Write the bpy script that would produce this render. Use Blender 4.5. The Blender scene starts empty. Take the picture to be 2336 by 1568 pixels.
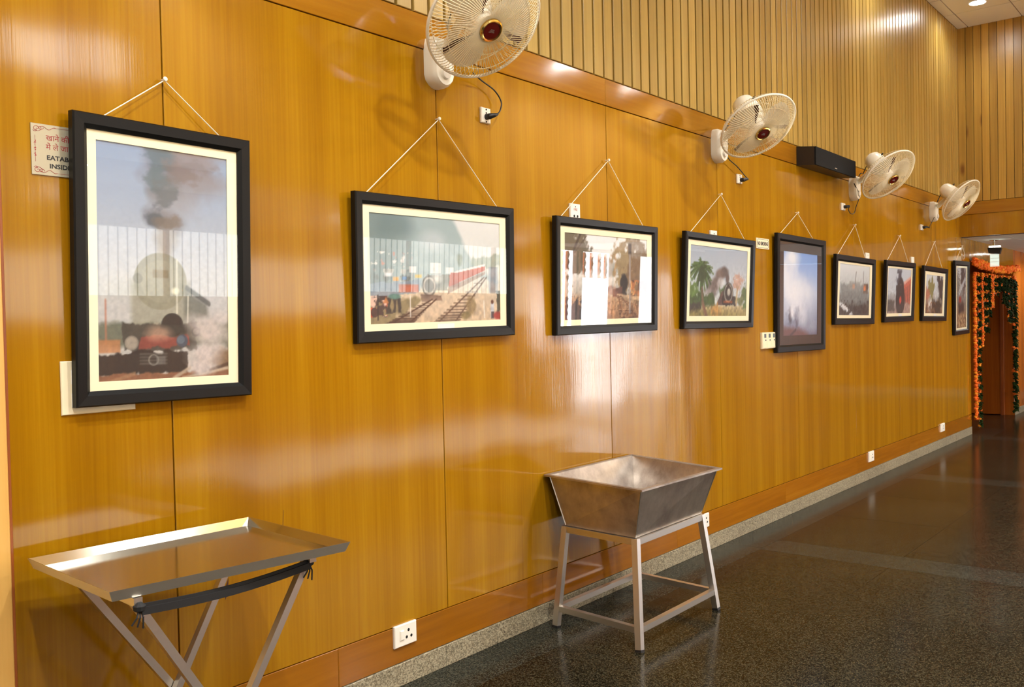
import bpy, bmesh, math, random
import numpy as np
from mathutils import Matrix, Vector
random.seed(7)
S = bpy.context.scene
COL = S.collection

# ------------------------------------------------------------------ camera, world, exposure
def make_camera():
    f, yaw, pitch, roll = 2094.35, 0.8883, -0.0207, -0.0221
    fw = Vector((math.sin(yaw)*math.cos(pitch), math.cos(yaw)*math.cos(pitch), math.sin(pitch)))
    r = Vector((math.cos(yaw), -math.sin(yaw), 0)); u = r.cross(fw)
    r2 = math.cos(roll)*r + math.sin(roll)*u; u2 = -math.sin(roll)*r + math.cos(roll)*u
    cam = bpy.data.cameras.new('camera'); o = bpy.data.objects.new('camera', cam); COL.objects.link(o)
    o.matrix_world = Matrix(((r2.x, u2.x, -fw.x, -1.5118), (r2.y, u2.y, -fw.y, -2.5697), (r2.z, u2.z, -fw.z, 1.3828), (0, 0, 0, 1)))
    cam.sensor_width = 36; cam.lens = 36*f/2336; cam.clip_start = .02; cam.clip_end = 100
    S.camera = o
make_camera()
wd = bpy.data.worlds.new('world'); S.world = wd; wd.use_nodes = True
wd.node_tree.nodes['Background'].inputs[0].default_value = (.75, .85, 1, 1)
wd.node_tree.nodes['Background'].inputs[1].default_value = .6
S.view_settings.view_transform = 'Standard'; S.view_settings.look = 'None'
S.view_settings.gamma = 1; S.view_settings.use_curve_mapping = False
S.view_settings.exposure = 1.75
S.cycles.use_denoising = True
S.cycles.max_bounces = 10; S.cycles.diffuse_bounces = 5; S.cycles.glossy_bounces = 5; S.cycles.transparent_max_bounces = 24
S.cycles.sample_clamp_indirect = 6
S.cycles.caustics_reflective = False; S.cycles.caustics_refractive = False
WINDOW, DOORLIGHT, PANEL_GLOW, DOWNLIGHT, LAMP_W = 1.55, 6.5, 3.0, 30.0, 24.0

# ------------------------------------------------------------------ mesh builder and tagging
class MB:
    def __init__(s): s.v = []; s.f = []; s.m = []; s.mi = 0
    def add(s, vs, fs):
        b = len(s.v); s.v += [tuple(v) for v in vs]
        for f in fs: s.f.append([b+i for i in f]); s.m.append(s.mi)
        return s
    def box(s, a, b, bev=0):
        x0, y0, z0 = [min(p, q) for p, q in zip(a, b)]; x1, y1, z1 = [max(p, q) for p, q in zip(a, b)]
        if bev <= 0:
            return s.add([(x0,y0,z0),(x1,y0,z0),(x1,y1,z0),(x0,y1,z0),(x0,y0,z1),(x1,y0,z1),(x1,y1,z1),(x0,y1,z1)],
                         [(3,2,1,0),(4,5,6,7),(0,1,5,4),(1,2,6,5),(2,3,7,6),(3,0,4,7)])
        # bevelled towards -y (the face that looks into the room)
        e = bev
        vs = [(x0,y1,z0),(x1,y1,z0),(x1,y1,z1),(x0,y1,z1),(x0,y0+e,z0),(x1,y0+e,z0),(x1,y0+e,z1),(x0,y0+e,z1),
              (x0+e,y0,z0+e),(x1-e,y0,z0+e),(x1-e,y0,z1-e),(x0+e,y0,z1-e)]
        return s.add(vs, [(0,3,2,1),(0,1,5,4),(1,2,6,5),(2,3,7,6),(3,0,4,7),(4,5,9,8),(5,6,10,9),(6,7,11,10),(7,4,8,11),(8,9,10,11)])
    def hexa(s, lo, hi):   # two quads of four points, same winding
        return s.add(list(lo)+list(hi), [(3,2,1,0),(4,5,6,7),(0,1,5,4),(1,2,6,5),(2,3,7,6),(3,0,4,7)])
    def tube(s, pts, r, n=8, cap=True, closed=False, up=None):
        pts = [Vector(p) for p in pts]; N = len(pts); base = len(s.v)
        rr = r if isinstance(r, (list, tuple)) else [r]*N
        ref = None
        for i, p in enumerate(pts):
            if closed: t = pts[(i+1) % N]-pts[i-1]
            else: t = pts[min(i+1, N-1)]-pts[max(i-1, 0)]
            t.normalize()
            if ref is None:
                ref = Vector(up) if up else (Vector((0,0,1)) if abs(t.z) < .9 else Vector((1,0,0)))
            a = t.cross(ref); a.normalize(); b = a.cross(t); ref = b
            for k in range(n):
                w = 2*math.pi*(k+.5)/n
                s.v.append(tuple(p+a*math.cos(w)*rr[i]+b*math.sin(w)*rr[i]))
        for i in range(N if closed else N-1):
            j = (i+1) % N
            for k in range(n):
                l = (k+1) % n
                s.f.append([base+i*n+k, base+i*n+l, base+j*n+l, base+j*n+k]); s.m.append(s.mi)
        if cap and not closed:
            s.f.append([base+k for k in range(n)][::-1]); s.m.append(s.mi)
            s.f.append([base+(N-1)*n+k for k in range(n)]); s.m.append(s.mi)
        return s
    def lathe(s, prof, n=24, M=None, cap=True):   # prof: (radius, z) around local z
        M = M or Matrix(); base = len(s.v)
        for r, z in prof:
            for k in range(n):
                w = 2*math.pi*k/n; s.v.append(tuple(M @ Vector((r*math.cos(w), r*math.sin(w), z))))
        for i in range(len(prof)-1):
            for k in range(n):
                l = (k+1) % n
                s.f.append([base+i*n+k, base+i*n+l, base+(i+1)*n+l, base+(i+1)*n+k]); s.m.append(s.mi)
        if cap:
            s.f.append([base+k for k in range(n)][::-1]); s.m.append(s.mi)
            s.f.append([base+(len(prof)-1)*n+k for k in range(n)]); s.m.append(s.mi)
        return s
    def mesh(s, name, mats, smooth=False):
        me = bpy.data.meshes.new(name); me.from_pydata(s.v, [], s.f)
        for m in (mats if isinstance(mats, (list, tuple)) else [mats]): me.materials.append(m)
        me.polygons.foreach_set('material_index', s.m)
        bm = bmesh.new(); bm.from_mesh(me); bmesh.ops.recalc_face_normals(bm, faces=bm.faces); bm.to_mesh(me); bm.free()
        if smooth:
            me.polygons.foreach_set('use_smooth', [True]*len(me.polygons))
            me.set_sharp_from_angle(angle=math.radians(35))
        me.update(); return me
    def build(s, name, mats, parent=None, smooth=False):
        return link(name, s.mesh(name, mats, smooth), parent)
def link(name, me, parent=None):
    o = bpy.data.objects.new(name, me); COL.objects.link(o)
    if parent: o.parent = parent
    return o
def tag(o, label=None, cat=None, group=None, kind=None):
    if label: o['label'] = label
    if cat: o['category'] = cat
    if group: o['group'] = group
    if kind: o['kind'] = kind
    return o
def thing(name, label, cat, loc=(0,0,0), group=None, mw=None):
    o = bpy.data.objects.new(name, None); COL.objects.link(o); o.empty_display_size = .1
    if mw is not None: o.matrix_world = mw
    else: o.location = loc
    return tag(o, label, cat, group)
def struct(o, label=None): return tag(o, label, kind='structure')
def copy_tree(o, parent=None):
    c = o.copy(); COL.objects.link(c)
    if parent: c.parent = parent
    for ch in list(o.children): copy_tree(ch, c)
    return c
def text_mesh(body, size, name, mat, parent, M, align='LEFT', sx=1.0, bold=0):
    cu = bpy.data.curves.new(name, 'FONT'); cu.body = body; cu.size = size; cu.align_x = align; cu.extrude = .0002; cu.resolution_u = 3; cu.offset = bold
    t = bpy.data.objects.new(name+'_tmp', cu); COL.objects.link(t)
    bpy.context.view_layer.update()
    me = bpy.data.meshes.new_from_object(t.evaluated_get(bpy.context.evaluated_depsgraph_get()))
    bpy.data.objects.remove(t); bpy.data.curves.remove(cu)
    me.transform(M @ Matrix.Diagonal((sx, 1, 1, 1))); me.materials.clear(); me.materials.append(mat); me.name = name
    return link(name, me, parent)
def on_wall(x, y, z): return Matrix.Translation((x, y, z)) @ Matrix.Rotation(math.pi/2, 4, 'X')

# ------------------------------------------------------------------ materials
def srgb(r, g, b):
    return tuple((c/255/12.92 if c <= 10 else ((c/255+.055)/1.055)**2.4) for c in (r, g, b)) + (1,)
def mat(name, col, rough=.5, metal=0, spec=.5, **kw):
    m = bpy.data.materials.new(name); m.use_nodes = True; b = m.node_tree.nodes['Principled BSDF']
    b.inputs['Base Color'].default_value = col; b.inputs['Roughness'].default_value = rough; b.inputs['Metallic'].default_value = metal
    b.inputs['Specular IOR Level'].default_value = spec
    for k, v in kw.items(): b.inputs[k.replace('_', ' ')].default_value = v
    return m
def nodes(m):
    nt = m.node_tree; b = nt.nodes['Principled BSDF']
    def N(t, **kw):
        n = nt.nodes.new(t)
        for k, v in kw.items():
            if k in n.inputs: n.inputs[k].default_value = v
            else: setattr(n, k, v)
        return n
    return nt, b, N, nt.links.new
def ramp(n, stops):
    r = n.color_ramp
    while len(r.elements) < len(stops): r.elements.new(.5)
    for e, (p, c) in zip(r.elements, stops): e.position = p; e.color = c
def wood(name, dark, mid, light, scale=(38, 38, 1.6), rough=.16, bump=.06, coat=0, warp=0., rvar=.35, spec=.5, knots=0):
    m = mat(name, mid, rough, spec=spec); nt, b, N, L = nodes(m)
    geo = N('ShaderNodeNewGeometry'); oi = N('ShaderNodeObjectInfo')
    off = N('ShaderNodeVectorMath', operation='SCALE'); off.inputs[0].default_value = (7.3, 3.1, 5.7); L(oi.outputs['Random'], off.inputs['Scale'])
    add = N('ShaderNodeVectorMath', operation='ADD'); L(geo.outputs['Position'], add.inputs[0]); L(off.outputs[0], add.inputs[1])
    mp = N('ShaderNodeMapping'); mp.inputs['Scale'].default_value = scale; L(add.outputs[0], mp.inputs['Vector'])
    n1 = N('ShaderNodeTexNoise', Scale=1.0, Detail=6.0, Roughness=.6); L(mp.outputs[0], n1.inputs['Vector'])
    mp2 = N('ShaderNodeMapping'); mp2.inputs['Scale'].default_value = tuple(c/12 for c in scale); L(add.outputs[0], mp2.inputs['Vector'])
    n2 = N('ShaderNodeTexNoise', Scale=1.0, Detail=3.0); L(mp2.outputs[0], n2.inputs['Vector'])
    mx = N('ShaderNodeMath', operation='MULTIPLY_ADD'); L(n1.outputs['Fac'], mx.inputs[0]); mx.inputs[1].default_value = .4
    m2 = N('ShaderNodeMath', operation='MULTIPLY'); L(n2.outputs['Fac'], m2.inputs[0]); m2.inputs[1].default_value = .6; L(m2.outputs[0], mx.inputs[2])
    cr = N('ShaderNodeValToRGB'); ramp(cr, [(.36, dark), (.5, mid), (.64, light)]); L(mx.outputs[0], cr.inputs['Fac'])
    hs = N('ShaderNodeHueSaturation'); L(cr.outputs['Color'], hs.inputs['Color'])
    mr = N('ShaderNodeMapRange'); L(oi.outputs['Random'], mr.inputs['Value']); mr.inputs['To Min'].default_value = 1-rvar/2; mr.inputs['To Max'].default_value = 1+rvar/2
    L(mr.outputs[0], hs.inputs['Value'])
    out = hs.outputs['Color']
    if knots:
        vo = N('ShaderNodeTexVoronoi', Scale=1.0); mp3 = N('ShaderNodeMapping'); mp3.inputs['Scale'].default_value = (5, 5, 1.7)
        L(add.outputs[0], mp3.inputs['Vector']); L(mp3.outputs[0], vo.inputs['Vector'])
        kr = N('ShaderNodeValToRGB'); ramp(kr, [(.05, (.35, .18, .1, 1)), (.16, (1, 1, 1, 1))]); L(vo.outputs['Distance'], kr.inputs['Fac'])
        mm = N('ShaderNodeMix', data_type='RGBA', blend_type='MULTIPLY'); mm.inputs['Factor'].default_value = .8
        L(out, mm.inputs['A']); L(kr.outputs['Color'], mm.inputs['B']); out = mm.outputs['Result']
    L(out, b.inputs['Base Color'])
    bp = N('ShaderNodeBump', Strength=bump, Distance=.002); L(n1.outputs['Fac'], bp.inputs['Height']); last = bp.outputs[0]
    if warp:
        nw = N('ShaderNodeTexNoise', Scale=1.0, Detail=1.0); mw = N('ShaderNodeMapping'); mw.inputs['Scale'].default_value = (2.2, 1, 1.1)
        L(add.outputs[0], mw.inputs['Vector']); L(mw.outputs[0], nw.inputs['Vector'])
        b2 = N('ShaderNodeBump', Strength=1.0, Distance=warp); L(nw.outputs['Fac'], b2.inputs['Height']); L(last, b2.inputs['Normal']); last = b2.outputs[0]
    L(last, b.inputs['Normal'])
    if coat:
        b.inputs['Coat Weight'].default_value = 1.0; b.inputs['Coat Roughness'].default_value = coat; L(last, b.inputs['Coat Normal'])
    return m
def granite(name, cols, scale, rough, spec=.4):
    m = mat(name, cols[1], rough, spec=spec); nt, b, N, L = nodes(m); geo = N('ShaderNodeNewGeometry')
    v = N('ShaderNodeTexVoronoi', Scale=scale); n = N('ShaderNodeTexNoise', Scale=scale*.45, Detail=8.0, Roughness=.8); big = N('ShaderNodeTexNoise', Scale=1.6, Detail=3.0)
    for q in (v, n, big): L(geo.outputs['Position'], q.inputs['Vector'])
    sp = N('ShaderNodeSeparateColor'); L(v.outputs['Color'], sp.inputs[0])
    a = N('ShaderNodeMath', operation='MULTIPLY_ADD'); L(sp.outputs[0], a.inputs[0]); a.inputs[1].default_value = .45; L(n.outputs['Fac'], a.inputs[2])
    a2 = N('ShaderNodeMath', operation='MULTIPLY_ADD'); L(big.outputs['Fac'], a2.inputs[0]); a2.inputs[1].default_value = .2; L(a.outputs[0], a2.inputs[2])
    cr = N('ShaderNodeValToRGB'); ramp(cr, [(.5, cols[0]), (.78, cols[1]), (1.0, cols[2])]); L(a2.outputs[0], cr.inputs['Fac']); L(cr.outputs['Color'], b.inputs['Base Color'])
    return m
def steel(name, c0, c1, rough, stain=4.0):
    m = mat(name, c1, rough, 1.0); nt, b, N, L = nodes(m); tc = N('ShaderNodeTexCoord')
    n = N('ShaderNodeTexNoise', Scale=stain, Detail=5.0, Roughness=.65); L(tc.outputs['Object'], n.inputs['Vector'])
    cr = N('ShaderNodeValToRGB'); ramp(cr, [(.2, c0), (.8, c1)]); L(n.outputs['Fac'], cr.inputs['Fac']); L(cr.outputs['Color'], b.inputs['Base Color'])
    mr = N('ShaderNodeMapRange'); L(n.outputs['Fac'], mr.inputs['Value']); mr.inputs['From Min'].default_value = .2; mr.inputs['From Max'].default_value = .8
    mr.inputs['To Min'].default_value = rough*1.25; mr.inputs['To Max'].default_value = rough*.8; L(mr.outputs[0], b.inputs['Roughness'])
    return m
def emis(name, col, strength):
    m = bpy.data.materials.new(name); m.use_nodes = True; nt = m.node_tree; nt.nodes.clear()
    e = nt.nodes.new('ShaderNodeEmission'); e.inputs[0].default_value = col; e.inputs[1].default_value = strength
    o = nt.nodes.new('ShaderNodeOutputMaterial'); nt.links.new(e.outputs[0], o.inputs[0]); return m

M = {}
M['panel'] = wood('lacquered veneer', srgb(142, 94, 7), srgb(154, 106, 9), srgb(165, 118, 15), spec=0.0, scale=(105, 105, 1.8), rough=.5, bump=.1, warp=.01, rvar=.08, coat=.09)
M['rail_wood'] = wood('lacquered rail wood', srgb(138, 87, 9), srgb(150, 98, 13), srgb(163, 111, 22), spec=0.0, scale=(1.8, 40, 40), rough=.5, bump=.05, warp=.006, rvar=.12, coat=.1)
M['slat'] = wood('slat wood', srgb(150, 119, 52), srgb(164, 134, 64), srgb(178, 149, 78), scale=(60, 60, 1.5), rough=.3, bump=.1, rvar=.24)
M['end_slat'] = wood('knotty slat wood', srgb(156, 116, 46), srgb(176, 136, 58), srgb(194, 154, 74), scale=(60, 60, 1.5), rough=.3, bump=.1, rvar=.3, knots=1)
M['pale_wood'] = wood('pale casing wood', srgb(214, 164, 84), srgb(226, 178, 96), srgb(234, 190, 110), rough=.3, bump=.05, rvar=.05)
M['lipping'] = wood('red brown lipping', srgb(96, 44, 16), srgb(130, 64, 26), srgb(150, 82, 36), rough=.3)
M['door_wood'] = wood('red brown door veneer', srgb(146, 74, 16), srgb(164, 88, 22), srgb(180, 102, 32), rough=.25, rvar=.1)
M['gap'] = mat('dark joint', srgb(70, 32, 10), .8)
M['skirting'] = granite('grey granite', [srgb(66, 60, 46), srgb(128, 118, 94), srgb(172, 162, 134)], 240, .35)
M['floor'] = granite('brown granite', [srgb(7, 7, 4), srgb(19, 17, 11), srgb(62, 56, 40)], 230, .17, .06)
M['band'] = granite('grey green granite', [srgb(22, 22, 19), srgb(29, 31, 25), srgb(68, 67, 55)], 230, .17, .06)
M['tile'] = mat('ceiling tile', srgb(226, 220, 206), .8)
M['tbar'] = mat('ceiling grid', srgb(140, 112, 98), .6)
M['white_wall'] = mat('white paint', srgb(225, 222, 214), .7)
M['frame'] = mat('black frame lacquer', srgb(15, 15, 14), .36, spec=.22)
M['mat_cream'] = mat('cream mount board', srgb(250, 240, 202), .8)
M['mat_dark'] = mat('dark brown mount board', srgb(62, 50, 46), .7)
M['board'] = mat('brown hardboard', srgb(110, 80, 50), .8)
M['cord_white'] = mat('white cord', srgb(236, 228, 206), .7)
M['plastic'] = mat('white plastic', srgb(236, 230, 214), .35)
M['cream'] = mat('cream plastic', srgb(236, 222, 184), .4)
M['fan_white'] = mat('fan cream plastic', srgb(240, 234, 214), .3)
M['wire'] = mat('fan guard wire', srgb(232, 220, 184), .35)
M['blade'] = mat('translucent fan blade', srgb(238, 232, 214), .3)
def translucent(m, f):
    nt, b, N, L = nodes(m); t = N('ShaderNodeBsdfTranslucent'); t.inputs[0].default_value = b.inputs['Base Color'].default_value; tr = N('ShaderNodeBsdfTransparent')
    a = N('ShaderNodeMixShader'); a.inputs[0].default_value = f; L(b.outputs[0], a.inputs[1]); L(t.outputs[0], a.inputs[2])
    c = N('ShaderNodeMixShader'); c.inputs[0].default_value = .18; L(a.outputs[0], c.inputs[1]); L(tr.outputs[0], c.inputs[2]); L(c.outputs[0], nt.nodes['Material Output'].inputs[0])
translucent(M['blade'], .5)
M['blade_dark'] = mat('fan blade shaded edge', srgb(74, 40, 26), .3)  # light and shade on the blade, painted as a dark trailing strip
M['black'] = mat('black plastic', srgb(24, 23, 22), .45)
M['speaker'] = mat('black speaker grille', srgb(15, 16, 17), .8, spec=.2)
M['speaker_side'] = mat('dark brown speaker veneer', srgb(34, 26, 20), .4)
M['gold'] = mat('gold ring', srgb(226, 190, 110), .18, 1.0)
M['maroon'] = mat('maroon badge', srgb(96, 18, 14), .2)
M['silver'] = mat('silver print', srgb(200, 190, 180), .3, .8)
M['steel'] = mat('stainless steel', srgb(200, 197, 186), .13, 1.0)
M['brushed'] = mat('brushed steel', srgb(214, 210, 198), .52, 1.0)
M['tube'] = mat('steel tube', srgb(212, 208, 200), .36, 1.0)
M['dirty'] = steel('worn stainless steel', srgb(122, 106, 96), srgb(226, 220, 210), .46, 5)
M['sign'] = mat('brushed sign plate', srgb(180, 174, 150), .3, .4)
M['red'] = mat('red print', srgb(150, 34, 40), .5)
M['ink'] = mat('black print', srgb(32, 32, 32), .5)
M['hole'] = mat('dark hole', srgb(14, 12, 12), .9)
M['lcd'] = mat('grey display', srgb(96, 104, 108), .25)
M['paper'] = mat('white paper', srgb(240, 238, 234), .7)
M['orange'] = mat('orange marigold', srgb(244, 112, 12), .8)
M['yellow'] = mat('yellow marigold', srgb(248, 150, 20), .8)
M['leaf'] = mat('dark green leaves', srgb(30, 46, 12), .9, spec=.1)
M['strap'] = mat('black webbing', srgb(18, 17, 16), .75)
M['lamp'] = emis('downlight glow', (1, .98, .93, 1), DOWNLIGHT)
M['exit_glow'] = emis('exit light glow', (.85, 1, .9, 1), 1.4)
M['chrome'] = mat('chrome', srgb(215, 215, 210), .12, 1.0)
M['acrylic'] = mat('edge lit acrylic', (.85, .95, .9, 1), .08, Transmission_Weight=.7, IOR=1.45, Emission_Color=(.85, 1, .92, 1), Emission_Strength=.12)
M['daylight'] = emis('daylight beyond the door', (.93, .97, 1, 1), DOORLIGHT)
def glass_mat():
    m = bpy.data.materials.new('picture glass'); m.use_nodes = True; nt = m.node_tree; nt.nodes.clear()
    o = nt.nodes.new('ShaderNodeOutputMaterial'); mx = nt.nodes.new('ShaderNodeMixShader'); t = nt.nodes.new('ShaderNodeBsdfTransparent')
    g = nt.nodes.new('ShaderNodeBsdfGlossy'); g.inputs['Roughness'].default_value = .012
    fr = nt.nodes.new('ShaderNodeFresnel'); ge = nt.nodes.new('ShaderNodeNewGeometry'); mi = nt.nodes.new('ShaderNodeMix'); mi.inputs['A'].default_value = 1.62; mi.inputs['B'].default_value = 1/1.62
    nt.links.new(ge.outputs['Backfacing'], mi.inputs['Factor']); nt.links.new(mi.outputs['Result'], fr.inputs['IOR'])   # the same reflectance from both sides of the thin pane
    nt.links.new(fr.outputs[0], mx.inputs[0]); nt.links.new(t.outputs[0], mx.inputs[1]); nt.links.new(g.outputs[0], mx.inputs[2]); nt.links.new(mx.outputs[0], o.inputs[0])
    return m
M['glass'] = glass_mat()
def print_mat():
    m = mat('photographic print', (1, 1, 1, 1), .5); nt, b, N, L = nodes(m)
    a = N('ShaderNodeVertexColor', layer_name='print'); L(a.outputs['Color'], b.inputs['Base Color']); return m
M['print'] = print_mat()
def blind_mat():   # daylight through vertical blinds, thin dark gaps between the vanes
    m = emis('backlit vertical blinds', (1, 1, 1, 1), WINDOW); nt = m.node_tree; e = nt.nodes['Emission']
    geo = nt.nodes.new('ShaderNodeNewGeometry'); sp = nt.nodes.new('ShaderNodeSeparateXYZ'); nt.links.new(geo.outputs['Position'], sp.inputs[0])
    mo = nt.nodes.new('ShaderNodeMath'); mo.operation = 'PINGPONG'; mo.inputs[1].default_value = .05; nt.links.new(sp.outputs[0], mo.inputs[0])
    r = nt.nodes.new('ShaderNodeMapRange'); r.inputs['From Min'].default_value = .002; r.inputs['From Max'].default_value = .012
    nt.links.new(mo.outputs[0], r.inputs['Value']); mc = nt.nodes.new('ShaderNodeMix'); mc.data_type = 'RGBA'
    mc.inputs['A'].default_value = (.06, .06, .05, 1); mc.inputs['B'].default_value = (1, .96, .86, 1)
    nt.links.new(r.outputs[0], mc.inputs['Factor']); nt.links.new(mc.outputs['Result'], e.inputs[0]); return m
M['blinds'] = blind_mat()
M['glow_panel'] = emis('added panel glow', (1, .98, .94, 1), PANEL_GLOW)

# ------------------------------------------------------------------ the room
END, HALL, LOW, PASS = 9.572, 4.537, 2.6, 2.242
TOP, SLAT, BOT, WOOD = 2.486, 2.624, 0.231, 0.087
FAR, BULK, BACK = -6.2, -4.6, -2.6
JOINTS = [-0.482, 0.001, 1.198, 2.445, 3.677, 4.906, 6.122, 7.312, 8.475, 9.655, 10.03]

wall = struct(MB().box((BACK, .014, 0), (10.03, .14, HALL+.1)).build('wall_left', M['gap']))
for x0, x1 in zip(JOINTS[:-1], JOINTS[1:]):
    MB().box((x0+.0022, 0, BOT+.003), (x1-.0022, .014, TOP-.003 if x1 < 9.6 else (TOP-.003 if x0 < 9 else PASS)), .0012).build('panel', M['panel'], wall)
def boards(parent, xs, z0, z1, y0, m, name, bev=.0015, gap=.0012):
    for a, b in zip(xs[:-1], xs[1:]): MB().box((a+gap/2, y0, z0), (b-gap/2, .014, z1), bev).build(name, m, parent)
boards(wall, [-.482, .003, 2.442, 4.906, 7.312, END-.002], TOP, SLAT-.004, -.003, M['rail_wood'], 'rail_board')
base = struct(MB().box((-.482, .012, WOOD), (10.03, .0139, BOT)).build('baseboard_left', M['gap']))
M['base_wood'] = wood('red brown base board', srgb(134, 80, 11), srgb(147, 91, 13), srgb(160, 104, 22), spec=0.0, scale=(1.8, 40, 40), rough=.5, bump=.05, warp=.006, rvar=.14, coat=.12)
boards(base, [-.482, .62, 1.835, 3.1, 4.65, 6.13, 7.6, 8.9, 10.03], WOOD+.002, BOT, -.001, M['base_wood'], 'base_board', gap=.0006)
skirt = struct(MB().box((-.482, .012, 0), (10.03, .0139, WOOD)).build('trim_1', M['gap']))
boards(skirt, [-.482, .1, 1.177, 2.42, 4.09, 4.75, 6.05, 6.72, 8.2, 9.3, 10.03], 0, WOOD, -.006, M['skirting'], 'skirting_stone', gap=.002)
# vertical slats above the rail
pitch = .0905; x = 1.881+.0905*.02-pitch*30
slat_me = None
while x < END-.03:
    if x+pitch > -.9:
        if slat_me is None: slat_me = MB().box((.0145, -.004, SLAT), (pitch-.001, .014, HALL), .002).mesh('slat', M['slat'])
        o = link('slat', slat_me, wall); o.location.x = x
    x += pitch
for q in ([(.17, .672), (.178, .69), (.176, .735), (.168, .71)], [(.165, .52), (.176, .54), (.18, .59), (.168, .565)], [(.39, .66), (.3925, .66), (.4, .77), (.3985, .77)]):
    MB().add([(a_, -.0004, b_) for a_, b_ in q], [(0, 1, 2, 3)]).build('scuff_mark', M['gap'], wall)
# pilaster casing at the left edge
pil = struct(MB().box((-1.3, -.03, 0), (-.488, .014, HALL), .003).build('trim_2', M['pale_wood']))
MB().box((-.488, -.027, 0), (-.4805, .014, TOP), .001).build('edge_strip', M['lipping'], pil)
struct(MB().box((BACK, -.03, 0), (-1.3, .014, HALL)).build('wall_front_left', M['panel']))

# end wall above the low passage
endw = struct(MB().box((END+.016, FAR, PASS), (END+.12, .0139, HALL+.1)).build('wall_end', M['gap']))
MB().box((END, BULK, PASS), (END+.016, 0, TOP-.003)).build('panel', M['panel'], endw)
MB().box((END-.004, BULK, TOP), (END+.016, -.003, SLAT-.004)).build('rail_board', wood('end rail wood', srgb(148, 95, 14), srgb(161, 108, 20), srgb(174, 121, 30), scale=(40, 1.8, 40), spec=0, rough=.5, rvar=.1, coat=.12), endw)
eme = MB().box((END-.006, -.0775, SLAT), (END+.016, -.004, HALL)).mesh('slat', M['end_slat'])
for k in range(58):
    o = link('slat', eme, endw); o.location.y = -.0785*k-.003
    if o.location.y < BULK+.1: break

# the passage beyond, with a doorway in the left wall
ps = struct(MB().box((10.03, .0, 1.98), (12.45, .12, PASS)).build('wall_passage', M['panel']))
MB().box((12.45, 0, 0), (13.25, .12, PASS)).build('panel', M['door_wood'], ps)
MB().box((12.45, -.006, 0), (13.25, 0, WOOD)).build('skirting_stone', M['skirting'], ps)
rec = struct(MB().box((12.46, .12, 0), (12.58, 2.4, PASS)).build('wall_recess', M['door_wood']))
MB().box((10.0, 2.4, 0), (12.58, 2.5, PASS)).build('back_panel', M['door_wood'], rec)
MB().box((9.9, .14, 0), (10.03, 2.5, PASS)).build('side_panel', M['door_wood'], rec)
dr = struct(MB().box((12.4, .16, .01), (12.455, .62, 1.96)).build('door_1', M['door_wood']))
MB().box((12.385, .12, 0), (12.46, .16, 1.98)).build('door_jamb', M['lipping'], dr)
fe = struct(MB().box((15.3, FAR, 0), (15.4, 2.5, PASS)).build('wall_far', M['door_wood']))
MB().box((15.29, -4.6, 0), (15.3, 2.5, .12)).build('skirting_stone', M['skirting'], fe)
MB().box((13.25, 1.3, 0), (15.3, 1.4, PASS)).build('side_panel', M['door_wood'], fe)

# ceilings
hc = struct(MB().box((BACK, BULK-.1, HALL+.012), (END+.12, .14, HALL+.1)).build('ceiling', M['tbar']))
tx = [END-.002-.5695*k for k in range(12)]; ty = [-.002, -.112, -.64, -1.168, -1.696, -2.224, -2.752]
tile_cache = {}
def tile(parent, x0, x1, y1, y0, z, g=.006):
    key = (round(x1-x0, 3), round(y1-y0, 3))
    if key not in tile_cache: tile_cache[key] = MB().box((g, g, 0), (x1-x0-g, y1-y0-g, .012)).mesh('ceiling_tile', M['tile'])
    o = link('ceiling_tile', tile_cache[key], parent); o.location = (x0, y0, z); return o
for xa, xb in zip(tx[1:], tx[:-1]):
    for ya, yb in zip(ty[:-1], ty[1:]): tile(hc, xa, xb, ya, yb, HALL)
MB().box((BACK, BULK, HALL), (tx[-1]-.004, -.002, HALL+.012)).build('plaster_field', M['white_wall'], hc)
MB().box((tx[-1], BULK, HALL), (END, ty[-1]-.004, HALL+.012)).build('plaster_field', M['white_wall'], hc)
pc = struct(MB().box((END+.02, FAR, PASS+.012), (15.4, 2.5, PASS+.1)).build('ceiling_passage', M['tbar']))
for xa in [END+.125]+[9.72+.585*k for k in range(1, 10)]:
    for ya in (2.02, 1.43, .84, .25, -.0, -.43, -1.02, -1.61, -2.2):
        y2 = {2.02: 1.43, 1.43: .84, .84: .25, .25: 0.0, -.0: -.43, -.43: -1.02, -1.02: -1.61, -1.61: -2.2, -2.2: -2.79}[ya]
        if ya > 0 and xa < 9.95: continue
        tile(pc, xa, 9.72+.585 if xa < 9.72 else xa+.585, ya, y2, PASS, .004)
lowc = struct(MB().box((BACK, FAR, LOW), (END, BULK, LOW+.1)).build('ceiling_low', M['white_wall']))
struct(MB().box((BACK, BULK-.1, LOW+.1), (END+.12, BULK, HALL)).build('wall_bulkhead', M['pale_wood']))
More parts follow.
